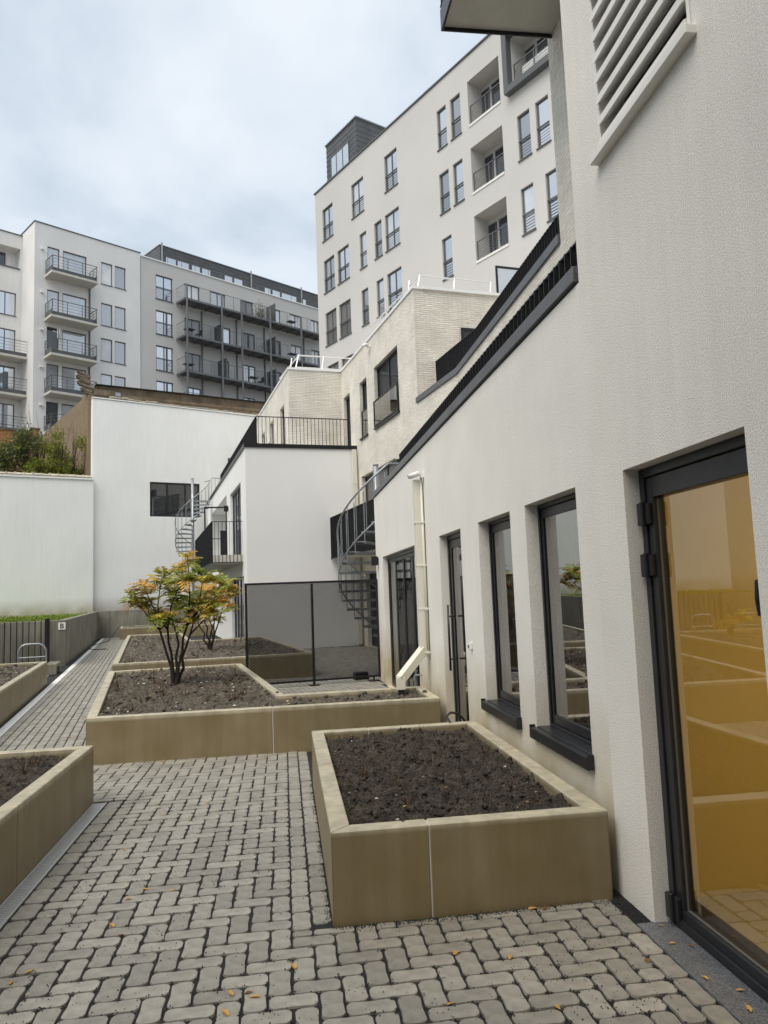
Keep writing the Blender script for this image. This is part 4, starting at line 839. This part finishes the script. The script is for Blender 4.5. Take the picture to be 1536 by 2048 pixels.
# old house behind the tall white wall
oh = thing('old_house', 'old brown brick house with slate edge behind the tall white wall', 'house', BW, RB)
g_ = MB(); prof = [(.4, 0), (18, 0), (18, 12.3), (3.2, 11.2), (2.1, 11.1), (1.0, 11.55), (.4, 10.9)]
n = len(prof); g_.add([(-.12, y, z) for y, z in prof]+[(.2, y, z) for y, z in prof], [tuple(range(n)), tuple(range(2*n-1, n-1, -1))]+[(i, (i+1) % n, (i+1) % n+n, i+n) for i in range(n)])
g_.build('side_wall', M['brick_old'], oh)
for i, (z0, z1, y, m) in enumerate(((10.45, 10.95, .45, 'tile'), (10.95, 11.08, .38, 'timber'), (11.08, 11.46, .55, 'timber'))): MB().box(.21+i*.01, 14, y, y+.3, z0, z1).build('roof_board', M[m], oh)
MB().box(.21, 14, .40, .9, 11.465, 11.50).build('roof_edge', M['black'], oh)
MB().box(.1, 1.05, .32, .375, 10.96, 11.22).build('fascia_board', M['timber'], oh, bevel=.01); MB().box(1.055, 1.28, .33, .38, 10.98, 11.16).build('zinc_flashing', M['galv'], oh)
st_ = MB().box(-.26, .26, -.2, .2, 0, .035).mesh('slate_tile', M['tile'])
for i in range(22): link('slate_tile', st_, oh, (-.23+.012*i*(.4 if i < 14 else 1)-.1+.06*math.sin(i), .62, 11.95-i*.045), (.1+random.gauss(0, .03), .25+random.gauss(0, .06), random.gauss(0, .08)))
st2 = MB().box(-.14, .14, -.2, .2, 0, .03).mesh('slate_tile', M['tile_light'])
for i in range(38): link('slate_tile', st2, oh, (.9+i*.27, .30+random.uniform(-.02, .02), 10.83+random.uniform(-.02, .03)-i*.006), (random.gauss(0, .08), random.gauss(0, .08), random.gauss(0, .1)))
gw = thing('garden_wall', 'orange brick garden wall with a pier behind the bushes', 'wall', tuple(Vector(BW)+Vector((-math.sin(RB)*9, math.cos(RB)*9, 0))), RB)
MB().box(-12, -1.5, 0, .25, 0, 10.86).build('wall', M['brick_red'], gw); MB().box(-1.5, -1.12, -.08, .3, 0, 11.0).build('pier', M['brick_red'], gw); MB().box(-12, -1.52, -.05, .3, 10.862, 10.93).build('coping', M['timber'], gw); MB().box(-1.56, -1.08, -.12, .34, 11.002, 11.07).build('pier_cap', M['timber'], gw)
# bushes growing behind the low white wall
def bush(name, label, x, y, z0, rx, rz_, nleaf, mats, size, seed, bare=False):
    rg = random.Random(seed); base = Vector(BW)+Matrix.Rotation(RB, 3, 'Z')@Vector((x, y, 0)); t = thing(name, label, 'bush', tuple(base), RB)
    tr_ = MB(); tips = []
    for k in range(7):
        a = rg.random()*6.28; e = Vector((math.cos(a)*rx*rg.uniform(.3, .9), math.sin(a)*rx*.6, z0+rz_*rg.uniform(.2, 1.2)))
        m1 = Vector((e.x*.3+rg.gauss(0, .1), e.y*.3, z0*.75+.2*e.z*.3)); tr_.tube([(0, 0, 0), (e.x*.1, e.y*.1, z0*.4), m1, (m1+e)/2+Vector((rg.gauss(0, .12), 0, .1)), e], [.05, .04, .028, .014, .005], 6); tips.append(e)
        for s in range(3):
            f = e+Vector((rg.gauss(0, .35), rg.gauss(0, .2), rg.uniform(.1, .6))); tr_.tube([(m1+e)/2, (m1+e)/2*.4+f*.6+Vector((0, 0, .05)), f], [.010, .007, .003], 5)
    tr_.build('trunk', M['bark'], t)
    cr_ = MB()
    cl = [Vector((rg.gauss(0, rx*.5), rg.gauss(0, rx*.32), z0+rg.uniform(-.5, 1)*rz_)) for _ in range(26)]
    for k in range(nleaf):
        c = rg.choice(cl); p = c+Vector((rg.gauss(0, rx*.16), rg.gauss(0, rx*.13), rg.gauss(0, rz_*.14))); d = Vector((rg.gauss(0, 1), rg.gauss(0, 1), rg.gauss(0, .7))).normalized(); u = d.cross(Vector((rg.random(), rg.random(), 1))).normalized()
        l = size*rg.uniform(.6, 1.3); cr_.cur = 0 if rg.random() < .7 else (1 if rg.random() < .7 else 2)
        cr_.add([p, p+d*l*.5+u*l*.3, p+d*l, p+d*l*.5-u*l*.3], [(0, 1, 2, 3)])
    cr_.build('crown', [M[q] for q in mats], t)
bush('evergreen_bush', 'dark grey-green bush rising above the ridge-tiled white wall', -2.9, 1.5, 7.7, 1.15, 1.45, 7000, ('bush_a', 'bush_c', 'bush_b'), .12, 1)
bush('yellow_bush', 'yellow-green bush against the brown gable above the white wall', -.95, 1.3, 7.7, 1.0, 1.4, 7500, ('bush_b', 'bush_a', 'bush_c'), .10, 2)
bush('evergreen_bush', 'bush of mixed foliage in the middle above the ridge-tiled wall', -1.9, 1.0, 7.2, .9, .8, 4000, ('bush_b', 'bush_a', 'bush_b'), .10, 3)
bt = thing('bare_shrub', 'bare twiggy shrub sticking up before the orange brick wall', 'bush', tuple(Vector(BW)+Matrix.Rotation(RB, 3, 'Z')@Vector((-1.75, 3.2, 0))), RB)
mb = MB(); rg = random.Random(4)
for k in range(12):
    a = rg.uniform(-.6, .6); e = Vector((a, rg.gauss(0, .2), rg.uniform(9.2, 10.6))); mb.tube([(0, 0, 0), (a*.1, 0, 6.5), (a*.45+rg.gauss(0, .08), 0, 8.0+rg.random()*.6), e], [.05, .035, .02, .005], 5)
    for s in range(3): f = e*.85+Vector((rg.gauss(0, .25), 0, e.z*.15+rg.uniform(-.5, .4))); mb.tube([(a*.45, 0, 8.4), (f+Vector((a*.45, 0, 8.4)))/2, f], [.012, .008, .003], 4)
mb.build('branches', M['bark'], bt)

# ================================================================== TREES (cut-leaf sumac)
def frond(mb, p, d, l, rg, curl):
    up = Vector((0, 0, 1)); side = d.cross(up).normalized(); pts = []
    for i in range(9):
        t = i/8; pts.append(p+d*l*t+up*(.12*l*math.sin(t*2.2)-curl*l*t*t))
    for i in range(1, 9):
        t = i/8; ax = (pts[i]-pts[i-1]).normalized(); ll = l*.34*math.sin(.4+2.45*t)*rg.uniform(.85, 1.15)+.012; w_ = ll*.21
        for s in (-1, 1):
            ld = (side*s*.9+ax*.55+up*rg.uniform(-.45, .02)).normalized(); b = pts[i-1].lerp(pts[i], .5); wv = ax*w_
            mb.add([b-wv*.3, b+ld*ll*.45-wv, b+ld*ll, b+ld*ll*.45+wv], [(0, 1, 2, 3)])
    wv = side*l*.012; mb.add([pts[0]-wv, pts[4]-wv, pts[8], pts[4]+wv, pts[0]+wv], [(0, 1, 2, 3, 4)])
def sumac(label, loc, clusters, seed, stems=6, spread=.4, name='sumac_tree'):
    rg = random.Random(seed); t = thing(name, label, 'tree', loc, 0); tk = MB(); cr_ = MB()
    roots = [(math.cos(k*6.28/stems+.4), math.sin(k*6.28/stems+.4)) for k in range(stems)]
    forks = []; used = set()
    for k, (cx, cy) in enumerate(roots):
        f = Vector((cx*spread*.55*rg.uniform(.6, 1.2), cy*spread*.5, rg.uniform(.45, .8)))
        w1, w2 = rg.gauss(0, .03), rg.gauss(0, .03); tk.tube([(cx*.02, cy*.02, -.06), (cx*.05, cy*.05, .08), (f.x*.38+w1, f.y*.4, f.z*.30), (f.x*.5-w1*.4, f.y*.55, f.z*.52), (f.x*.85+w2, f.y*.8, f.z*.78), tuple(f)], [.028, .025, .021, .018, .016, .014], 7); forks.append(f)
    tk.tube([(0, 0, -.08), (0, 0, .10)], [.07, .05], 9)
    for (x, z, sz, mix) in clusters:
        y = rg.uniform(-.38, .38); tip = Vector((x, y, z)); un = [q for q in forks if q.to_tuple(3) not in used] or forks; f = min(un, key=lambda q: (q-tip).length+rg.random()*.1); used.add(f.to_tuple(3))
        mid = f.lerp(tip, .5)+Vector((rg.gauss(0, .03), rg.gauss(0, .03), -.03)); tk.tube([tuple(f), tuple(mid), tuple(tip)], [.013, .009, .005], 6)
        n = int(17+rg.random()*6)
        for k in range(n):
            a = k*2.4+rg.random(); el = rg.uniform(-.1, 1.0); d = Vector((math.cos(a)*math.cos(el), math.sin(a)*math.cos(el), math.sin(el)*.8)).normalized()
            u = rg.random(); cr_.cur = 2 if u < mix*.5 else (1 if u < mix*.5+.40 else 0)
            frond(cr_, tip-Vector((0, 0, rg.uniform(0, .14))), d, sz*rg.uniform(.95, 1.45), rg, rg.uniform(.25, .75))
    tk.build('trunk', M['bark'], t, smooth=True); cr_.build('crown', [M['leaf_green'], M['leaf_olive'], M['leaf_orange']], t)
u_ = .00735
def cl(lst, ox, oy, u): return [((px-ox)*u, (oy-py)*u, s, m) for px, py, s, m in lst]
sumac('larger multi-stemmed sumac tree with green and orange feathery leaves', (-1.509, 10.79, .43),
      cl([(380, 1132, .19, .75), (325, 1165, .24, .15), (372, 1170, .25, .1), (410, 1165, .24, .35), (442, 1178, .22, .7), (300, 1182, .20, .75), (280, 1205, .22, .25), (297, 1212, .2, .3), (333, 1238, .24, .12), (390, 1215, .24, .3), (432, 1208, .22, .75), (352, 1215, .24, .3), (345, 1192, .24, .2), (408, 1195, .24, .55), (312, 1232, .16, .2), (375, 1240, .18, .85), (448, 1195, .18, .6), (360, 1150, .2, .3), (415, 1228, .18, .5)], 352, 1367, u_), 11, 5, .42)
sumac('smaller sumac half hidden behind the larger tree, leaves mostly orange', (-1.688, 17.48, .43),
      cl([(432, 1160, .24, .6), (455, 1180, .24, .7), (415, 1180, .24, .6), (442, 1205, .26, .7), (420, 1215, .24, .6), (400, 1195, .24, .5), (458, 1215, .2, .8), (432, 1235, .2, .6)], 420, 1295, .0119), 12, 5, .5)
sumac('orange sumac sapling at the edge of the planter by the bicycle stand', xy(-2.98, 15.3, .43), [(0, .35, .2, .9), (.12, .3, .18, .9), (-.12, .42, .2, .9), (.05, .22, .16, .9)], 13, 3, .15, 'sumac_sapling')

# ================================================================== TOWER (right background)
tw = thing('apartment_tower', 'tall light grey apartment block with scattered narrow windows and recessed loggias', 'building', (2.2524, 39.9365, 0), R(-62.7))
ROWS = {'A': (20.80, 22.63), 'B': (17.84, 19.67), 'C': (14.86, 16.70), 'D': (11.9, 13.73)}
TW = [('A', .74, 1.83, 1), ('A', 3.72, 4.85, 1), ('A', 6.72, 7.76, 1), ('A', 10.8, 11.43, 0), ('A', 11.72, 12.37, 0),
      ('B', .74, 1.84, 1), ('B', 2.17, 3.30, 1), ('B', 4.34, 4.95, 0), ('B', 5.67, 6.3, 0), ('B', 6.6, 7.75, 1), ('B', 10.77, 11.42, 0), ('B', 11.7, 12.33, 0), ('B', 15.55, 16.2, 0), ('B', 16.5, 17.15, 0),
      ('C', .75, 1.88, 1), ('C', 2.17, 3.3, 1), ('C', 4.34, 4.95, 0), ('C', 5.68, 6.29, 0), ('C', 6.6, 7.76, 1), ('C', 10.75, 11.4, 0), ('C', 15.52, 16.17, 0), ('C', 16.78, 17.4, 0), ('D', .8, 1.94, 1), ('D', 2.25, 3.4, 1)]
LG = [(12.86, 20.73, 14.74, 22.77), (12.86, 17.74, 14.74, 19.80), (12.86, 14.77, 14.74, 16.82)]
hl = [(x0, ROWS[r][0], x1, ROWS[r][1], .14) for r, x0, x1, _ in TW]+[(*l, .78) for l in LG]+[(15.45, 20.95, 17.6, 23.0, .8)]
shell(MB(), 0, 24, 0, 23.9, 12, hl).build('wall', M['render_grey'], tw)
MB().box(-.06, 24, -.06, .25, 23.902, 23.97).build('roof_edge', M['greyframe'], tw); MB().box(-.06, .25, .251, 12, 23.902, 23.97).build('roof_edge', M['white'], tw)
for r, x0, x1, m in TW:
    z0, z1 = ROWS[r]; far_window(tw, x0+.002, x1-.002, z0+.002, z1-.002, .08, M['pane_curtain' if (r == 'C' and x0 < 3) or r == 'D' else random.choice(('pane_sky', 'pane_sky', 'pane_sky2', 'pane_sky3'))], M['greyframe'], m, .055, z0+.80)
for i, (x0, z0, x1, z1) in enumerate(LG+[(15.45, 20.95, 17.6, 23.0)]):
    d = .775 if i < 3 else .795
    dd = frame_mb(x0+.06, x0+.52, z0+.1, z1-.25, d-.05, d-.006, .05).build('loggia_door', M['greyframe'], tw); MB().quad((x0+.08, d-.02, z0+.12), (x0+.5, d-.02, z0+.12), (x0+.5, d-.02, z1-.27), (x0+.08, d-.02, z1-.27)).build('pane', M['pane_dark'], dd)
    dd = frame_mb(x0+.68, x1-.1, z0+.7, z1-.25, d-.05, d-.006, .05).build('loggia_window', M['greyframe'], tw); MB().quad((x0+.70, d-.02, z0+.72), (x1-.12, d-.02, z0+.72), (x1-.12, d-.02, z1-.27), (x0+.70, d-.02, z1-.27)).build('pane', M['pane_dark'], dd)
    mb = MB(); mb.box(x0+.02, x1-.02, .06, .10, z0+.93, z0+.97); mb.box((x0+x1)/2-.02, (x0+x1)/2+.02, .065, .095, z0+.13, z0+.93); mb.box(x0+.02, x0+.05, .065, .095, z0+.13, z0+.93); mb.box(x1-.05, x1-.02, .065, .095, z0+.13, z0+.93)
    for k in range(7): mb.box(x0+.05, x1-.05, .075, .085, z0+.17+k*.108, z0+.182+k*.108)
    mb.build('loggia_railing', M['greyframe'], tw); MB().box(x0+.003, x1-.003, -.03, .2, z0+.002, z0+.10).build('loggia_ledge', M['render_grey2'], tw)
bf = MB(); a, b, c, d = 15.2, 20.68, 17.85, 23.25
bf.box(a, a+.24, -.28, .02, b, d); bf.box(c-.24, c, -.28, .02, b, d); bf.box(a+.24, c-.24, -.28, .02, b, b+.26); bf.box(a+.24, c-.24, -.28, .02, d-.24, d); bf.build('bay_frame', M['greyframe'], tw)
MB().box(15.75, 17.5, .25, .5, 21.35, 21.75).build('white_cover', M['white'], tw); MB().box(15.6, 16.2, .3, .5, 21.1, 21.35).build('white_cover', M['white'], tw)
ph = MB(); x0, x1, y0, y1, z0, z1 = .37, 3.5, .6, 6.5, 23.9, 26.78
k = z0
while k < z1-.02: ph.box(x0+(.012 if int(round(k/.145)) % 2 else 0), x1-(.012 if int(round(k/.145)) % 2 else 0), y0+(.012 if int(round(k/.145)) % 2 else 0), y1, k, min(z1, k+.141)); k += .145
pt = ph.build('penthouse', M['slate'], tw); MB().box(x0-.06, x1+.06, y0-.06, y1, z1+.002, z1+.07).build('roof_edge', M['galv'], pt)
pw = frame_mb(.85, 2.75, 24.35, 25.85, y0-.03, y0-.002, .06, (1.45, 2.1)).build('penthouse_window', M['greyframe'], tw); MB().quad((.88, y0-.015, 24.38), (2.72, y0-.015, 24.38), (2.72, y0-.015, 25.82), (.88, y0-.015, 25.82)).build('pane', M['pane_sky'], pw)
MB().box(9.35, 9.75, .5, 1.1, 23.9, 24.6).build('vent', M['slate'], tw)

# ================================================================== LEFT APARTMENT BUILDING
lb_ = thing('apartment_building', 'long pale apartment building with concrete balconies and steel gallery decks', 'building', (-17.594, 55.267, 0), R(36.5))
PR = [(26.22, 28.0), (22.88, 24.68), (20.05, 21.85), (17.2, 19.02), (14.4, 16.2)]
DT = [28.02, 24.69, 21.85, 19.04, 16.2]
hs_ = [(a, z0, b, z1, .14) for z0, z1 in PR for a, b in ((4.99, 5.9), (6.1, 7.0))]+[(a, t-2.3, b, t, .14) for t in DT for a, b in ((.92, 1.8), (2.04, 3.85))]
shell(MB(), 0, 8.25, 0, 29.66, 14, hs_).build('wall', M['render_grey2'], lb_); MB().box(-.05, 8.27, -.05, .3, 29.662, 29.73).build('roof_edge', M['greyframe'], lb_); MB().box(-.05, .25, .301, 12, 29.662, 29.73).build('roof_edge', M['greyframe'], lb_)
for z0, z1 in PR:
    for a, b in ((4.99, 5.9), (6.1, 7.0)): far_window(lb_, a+.002, b-.002, z0+.002, z1-.002, .09, M[random.choice(('pane_blind', 'pane_blind', 'pane_blind2', 'pane_sky3'))], M['greyframe'], 0, .06)
for i, t in enumerate(DT):
    far_window(lb_, .922, 1.798, t-2.298, t-.002, .09, M['pane_dark' if i in (2, 4) else 'pane_blind'], M['greyframe'], 0, .06, sill=False); far_window(lb_, 2.042, 3.848, t-2.298, t-.002, .09, M['pane_blind'], M['greyframe'], 0, .07, sill=False)
    MB().box(.42, .66, -.16, -.002, t-.40, t-.28).build('wall_light', M['white'], lb_)
def slab_balcony(x0, x1, yw, zb, dep=1.4, nm='balcony'):
    o = MB().box(x0, x1, yw-dep, yw-.002, zb, zb+.17).build(nm, M['plinth'], lb_); mb = MB()
    for k in range(4):
        z = zb+.62+k*.23; mb.box(x0+.08, x1-.08, yw-dep+.04, yw-dep+.055, z, z+.02); mb.box(x0+.08, x0+.095, yw-dep+.04, yw, z, z+.02); mb.box(x1-.095, x1-.08, yw-dep+.04, yw, z, z+.02)
    mb.box(x0+.06, x1-.06, yw-dep+.03, yw-dep+.075, zb+1.30, zb+1.34); mb.box(x0+.06, x0+.1, yw-dep+.03, yw, zb+1.30, zb+1.34); mb.box(x1-.1, x1-.06, yw-dep+.03, yw, zb+1.30, zb+1.34)
    n = 4
    for k in range(n): x = x0+.08+(x1-x0-.2)*k/(n-1); mb.box(x, x+.04, yw-dep+.035, yw-dep+.07, zb+.17, zb+1.30)
    for k in range(3):
        y = yw-dep+.06+(dep-.1)*k/2.0; mb.box(x0+.07, x0+.095, y, y+.035, zb+.17, zb+1.3); mb.box(x1-.095, x1-.07, y, y+.035, zb+.17, zb+1.3)
    mb.build('railing', M['greyframe'], o)
    p_ = MB(); p_.box(x0+.072, x0+.088, yw-dep+.08, yw-.05, zb+.2, zb+.60); p_.box(x1-.088, x1-.072, yw-dep+.08, yw-.05, zb+.2, zb+.60); p_.box(x0+.1, x1-.1, yw-dep+.2, yw-dep+.21, zb+.2, zb+.5); p_.build('infill', M['greyframe'], o)
for zb in (25.5, 22.17, 19.32, 16.52, 13.7): slab_balcony(.72, 4.17, 0, zb)
for zb, zt in ((22.34, 25.5), (19.5, 22.16), (16.7, 19.31)): MB().box(4.02, 4.12, -.1, -.004, zb, zt).build('rain_pipe', M['greyframe'], lb_)
# part set back to the left
hs2 = [(-3.2, 26.83, -.14, 28.4, 1.0)]+[(-1.9, z0, -.4, z1, .14) for z0, z1 in ((23.05, 24.83), (19.9, 21.97), (17.0, 19.12), (14.2, 16.28))]
shell(MB(), -14, -.002, 0, 29.45, None, hs2, y=2.6).build('wall', M['render_grey2'], lb_); MB().box(-14, -.01, 2.54, 3.0, 29.452, 29.52).build('roof_edge', M['greyframe'], lb_); MB().quad((-14, 2.6, 29.45), (-.002, 2.6, 29.45), (-.002, 14, 29.45), (-14, 14, 29.45)).build('roof', M['roofing'], lb_)
for z0, z1 in ((23.05, 24.83), (19.9, 21.97), (17.0, 19.12), (14.2, 16.28)):
    w2 = frame_mb(-1.898, -.402, z0+.002, z1-.002, 2.68, 2.73, .06, (-1.15,)).build('window', M['greyframe'], lb_); MB().quad((-1.87, 2.71, z0+.03), (-.43, 2.71, z0+.03), (-.43, 2.71, z1-.03), (-1.87, 2.71, z1-.03)).build('pane', M['pane_sky'], w2); MB().box(-1.94, -.36, 2.55, 2.68, z0-.05, z0-.004).build('sill', M['greyframe'], w2)
w2 = frame_mb(-3.1, -.9, 26.9, 28.2, 3.52, 3.57, .07).build('window', M['greyframe'], lb_); MB().quad((-3.08, 3.55, 26.92), (-.92, 3.55, 26.92), (-.92, 3.55, 28.18), (-3.08, 3.55, 28.18)).build('pane', M['pane_dark'], w2); MB().box(-3.2, -.16, 2.52, 2.6, 26.74, 26.826).build('sill', M['greyframe'], w2)
for zb in (19.45, 16.6, 13.75): slab_balcony(-5, .12, 2.6, zb, 1.4)
# long wing to the right, with the steel gallery decks
hs3 = [(9.58, z0, 11.1, z1, .14) for z0, z1 in ((26.2, 28.27), (23.2, 25.23), (20.15, 22.24), (17.1, 19.27))]
DR = [(28.2, 26.2, [(12.18, 13.67), (14.72, 16.22), (17.77, 19.17), (21.24, 22.23), (23.32, 24.73), (25.87, 26.9)]), (25.18, 23.15, [(12.18, 13.7), (15.9, 16.7), (17.91, 19.3), (21.44, 22.22), (23.37, 24.71), (25.87, 26.9)]), (22.18, 20.12, [(12.2, 13.7), (15.87, 16.5), (17.89, 19.3), (21.43, 22.2), (23.4, 24.7)]), (19.2, 17.1, [(12.3, 13.7), (17.9, 19.2)])]
hs3 += [(a, z0, b, z1, .14) for z1, z0, l in DR for a, b in l]
shell(MB(), 8.252, 29, 0, 29.42, 14, hs3, y=.01).build('wall', M['render_grey'], lb_); MB().box(8.28, 29, -.06, .35, 29.422, 29.52).build('roof_edge', M['white'], lb_)
MB().box(8.235, 8.262, -.012, .004, 0, 29.4).build('expansion_joint', M['greyframe'], lb_)
for z0, z1 in ((26.2, 28.27), (23.2, 25.23), (20.15, 22.24), (17.1, 19.27)): far_window(lb_, 9.582, 11.098, z0+.002, z1-.002, .10, M['pane_sky'], M['greyframe'], 1, .08, z0+1.05)
for z1, z0, l in DR:
    for a, b in l: far_window(lb_, a+.002, b-.002, z0+.002, z1-.002, .10, M[random.choice(('pane_blind', 'pane_sky', 'pane_blind2', 'pane_curtain'))], M['greyframe'], 1 if b-a > .9 else 0, .08, sill=False)
for zd in (26.12, 23.0, 19.97, 16.95):
    dk = MB(); dk.box(11.42, 27, -1.5, -.02, zd+.08, zd+.14); dk.box(11.40, 27, -1.54, -1.501, zd, zd+.17); dk.box(11.38, 11.42, -1.5, -.02, zd, zd+.17)
    for k in range(14): dk.box(11.9+k*1.1, 11.95+k*1.1, -1.5, -.02, zd, zd+.079)
    dk = dk.build('gallery_deck', M['steel'], lb_)
    rl = MB(); rl.box(11.4, 27, -1.53, -1.50, zd+1.30, zd+1.34); rl.box(11.4, 11.43, -1.5, -.02, zd+1.30, zd+1.34)
    for k in range(6): rl.box(11.42, 27, -1.522, -1.512, zd+.30+k*.165, zd+.309+k*.165); rl.box(11.41, 11.42, -1.5, -.02, zd+.30+k*.165, zd+.309+k*.165)
    for k in range(14): rl.box(11.42+k*1.16, 11.45+k*1.16, -1.525, -1.505, zd+.17, zd+1.3)
    rl.build('railing', M['steel'], dk)
for s in (11.52, 14.84, 16.84, 19.87, 23.4): MB().tube([(s, -1.62, 0), (s, -1.62, 27.4)], .085, 8).build('gallery_post', M['steel'], lb_)
for s in (13.8, 15.75, 17.3, 20.3, 24.9): MB().box(s-.05, s+.05, -.1, -.012, 0, 26.1).build('rain_pipe', M['steel'], lb_)
for s, zd in ((20.55, 26.29), (20.5, 23.17), (20.5, 20.14), (15.0, 23.17), (15.3, 20.14)):
    mb = MB()
    for k in range(10): mb.box(s-.02, s+.02, -1.45, -.1, zd+.05+k*.17, zd+.05+k*.17+.15)
    mb.box(s-.03, s+.03, -1.49, -1.451, zd, zd+1.8); mb.build('privacy_screen', M['slate'], lb_)
ph = MB(); x0, x1, y0, y1, z0, z1 = 10.74, 29, 1.5, 5.0, 29.42, 31.7
k = z0
while k < z1-.02: q = .014 if int(round(k/.16)) % 2 else 0; ph.box(x0+q, x1, y0+q, y1, k, min(z1, k+.155)); k += .16
pt = ph.build('penthouse', M['slate'], lb_); MB().box(x0-.06, x1, y0-.06, y1, z1+.002, z1+.06).build('roof_edge', M['galv'], pt)
for a, b in ((11.25, 12.3), (12.35, 13.55), (13.74, 14.65), (14.75, 15.7), (17.08, 18.0), (18.1, 19.1), (21.5, 22.3), (22.4, 23.4), (23.5, 25.4), (26.1, 26.6)):
    pw = frame_mb(a, b, 29.75, 30.85, y0-.03, y0-.002, .06).build('penthouse_window', M['greyframe'], lb_); MB().quad((a+.03, y0-.014, 29.78), (b-.03, y0-.014, 29.78), (b-.03, y0-.014, 30.82), (a+.03, y0-.014, 30.82)).build('pane', M['pane_sky'], pw)
for s in (10.9, 20.0, 25.95): MB().box(s-.07, s+.07, y0-.1, y0-.032, 29.45, 31.95).build('vent_pipe', M['galv'], lb_)
rl = MB(); rl.box(10.9, 29, .45, .48, 30.25, 30.28)
for k in range(14): rl.box(10.9+k*1.3, 10.93+k*1.3, .45, .48, 29.43, 30.25)
for k in range(4): rl.box(10.9, 29, .46, .468, 29.6+k*.17, 29.608+k*.17)
rl.build('roof_railing', M['steel'], lb_)
# things on the decks
def on_lb(x, y, z): return tuple(Vector((-17.594, 55.267, 0))+Matrix.Rotation(R(36.5), 3, 'Z')@Vector((x, y, z)))
pp = thing('potted_shrub', 'leafy potted shrub on the top gallery deck of the long wing', 'plant', on_lb(19.3, -.95, 26.26), R(36.5))
MB().tube([(0, 0, 0), (0, 0, .4)], [.18, .24], 10).build('pot', M['tile'], pp); mb = MB(); rg = random.Random(6)
for k in range(420): p = Vector((rg.gauss(0, .33), rg.gauss(0, .25), .75+rg.gauss(0, .33))); d = Vector((rg.gauss(0, 1), rg.gauss(0, 1), rg.gauss(0, 1))).normalized()*.12; u = d.cross(Vector((0, 0, 1)))*.5; mb.add([p, p+d*.5+u, p+d, p+d*.5-u], [(0, 1, 2, 3)])
mb.build('foliage', M['bush_c'], pp)
bk = thing('bicycle', 'bicycle leaning upright on the middle gallery deck', 'bicycle', on_lb(19.6, -1.2, 23.14), R(36.5))
for x in (-.5, .5): MB().tube([(x+.33*math.cos(k*.3927), 0, .34+.33*math.sin(k*.3927)) for k in range(17)], .02, 5).build('wheel', M['black'], bk)
mb = MB(); mb.tube([(-.5, 0, .34), (-.05, 0, .34), (-.2, 0, .8), (-.5, 0, .34)], .018, 5); mb.tube([(-.2, 0, .78), (.38, 0, .78), (-.05, 0, .34)], .018, 5); mb.tube([(.5, 0, .34), (.36, 0, .95)], .018, 5); mb.build('frame', M['greyframe'], bk); MB().box(-.3, -.1, -.05, .05, .86, .91).build('saddle', M['black'], bk); MB().box(.3, .38, -.25, .25, .95, .98).build('handlebar', M['black'], bk)
def table(label, x, z):
    t = thing('garden_table', label, 'table', on_lb(x, -.9, z), R(36.5)); MB().box(-.4, .4, -.3, .3, .68, .72).build('top', M['black'], t)
    for sx in (-.33, .33): MB().bar((sx, -.25, 0), (-sx*.6, .2, .68), .03, .03).build('leg', M['black'], t)
def chair(label, x, z):
    t = thing('garden_chair', label, 'chair', on_lb(x, -.9, z), R(36.5)); MB().box(-.22, .22, -.22, .22, .42, .46).build('seat', M['black'], t); MB().box(.20, .24, -.22, .22, .46, .9).build('backrest', M['black'], t)
    for sx in (-.2, .2):
        for sy in (-.2, .2): MB().box(sx-.015, sx+.015, sy-.015, sy+.015, 0, .42).build('leg', M['black'], t)
table('dark folding table on the lowest visible gallery deck', 18.4, 20.11); chair('dark chair beside the folding table on the lowest visible deck', 19.2, 20.11)
table('dark table at the corner end of the lowest visible gallery deck', 12.0, 20.11); table('dark table at the corner end of the middle gallery deck', 12.1, 23.14); chair('dark chair on the middle gallery deck near its corner', 13.0, 23.14)
table('dark table far along the top gallery deck by the tower', 22.8, 26.26); table('dark table far along the middle gallery deck by the tower', 22.8, 23.14)
an = thing('aerial', 'white television aerial on the third concrete balcony', 'aerial', on_lb(1.2, -1.35, 20.6), R(36.5))
MB().tube([(0, 0, 0), (0, 0, .75)], .02, 6).build('mast', M['white'], an); MB().tube([(-.35, 0, .5), (.05, 0, .45)], .02, 6).build('boom', M['white'], an)
for x in (0, .12): MB().box(x-.015, x+.015, -.02, .02, .35, .75).build('element', M['white'], an)

# ================================================================== unseen building inferred behind the viewpoint, sized to shade the near planter
rb = thing('unseen_rear_building', 'unseen dark rendered building behind the viewpoint, sized to shade the near planter', 'building', (-3.0, -1.7, 0), 0)
MB().box(-2.6, 4.7, -8, 0, 0, 9.5).build('wall', M['steel'], rb)
lw2 = thing('boundary_wall', 'white side wall of the yard beyond the bicycle stands, outside the picture', 'wall', (-11.5, 9, 0), R(5))
MB().box(-.3, 0, -14, 17, 0, 6.9).build('wall', M['render_back'], lw2)
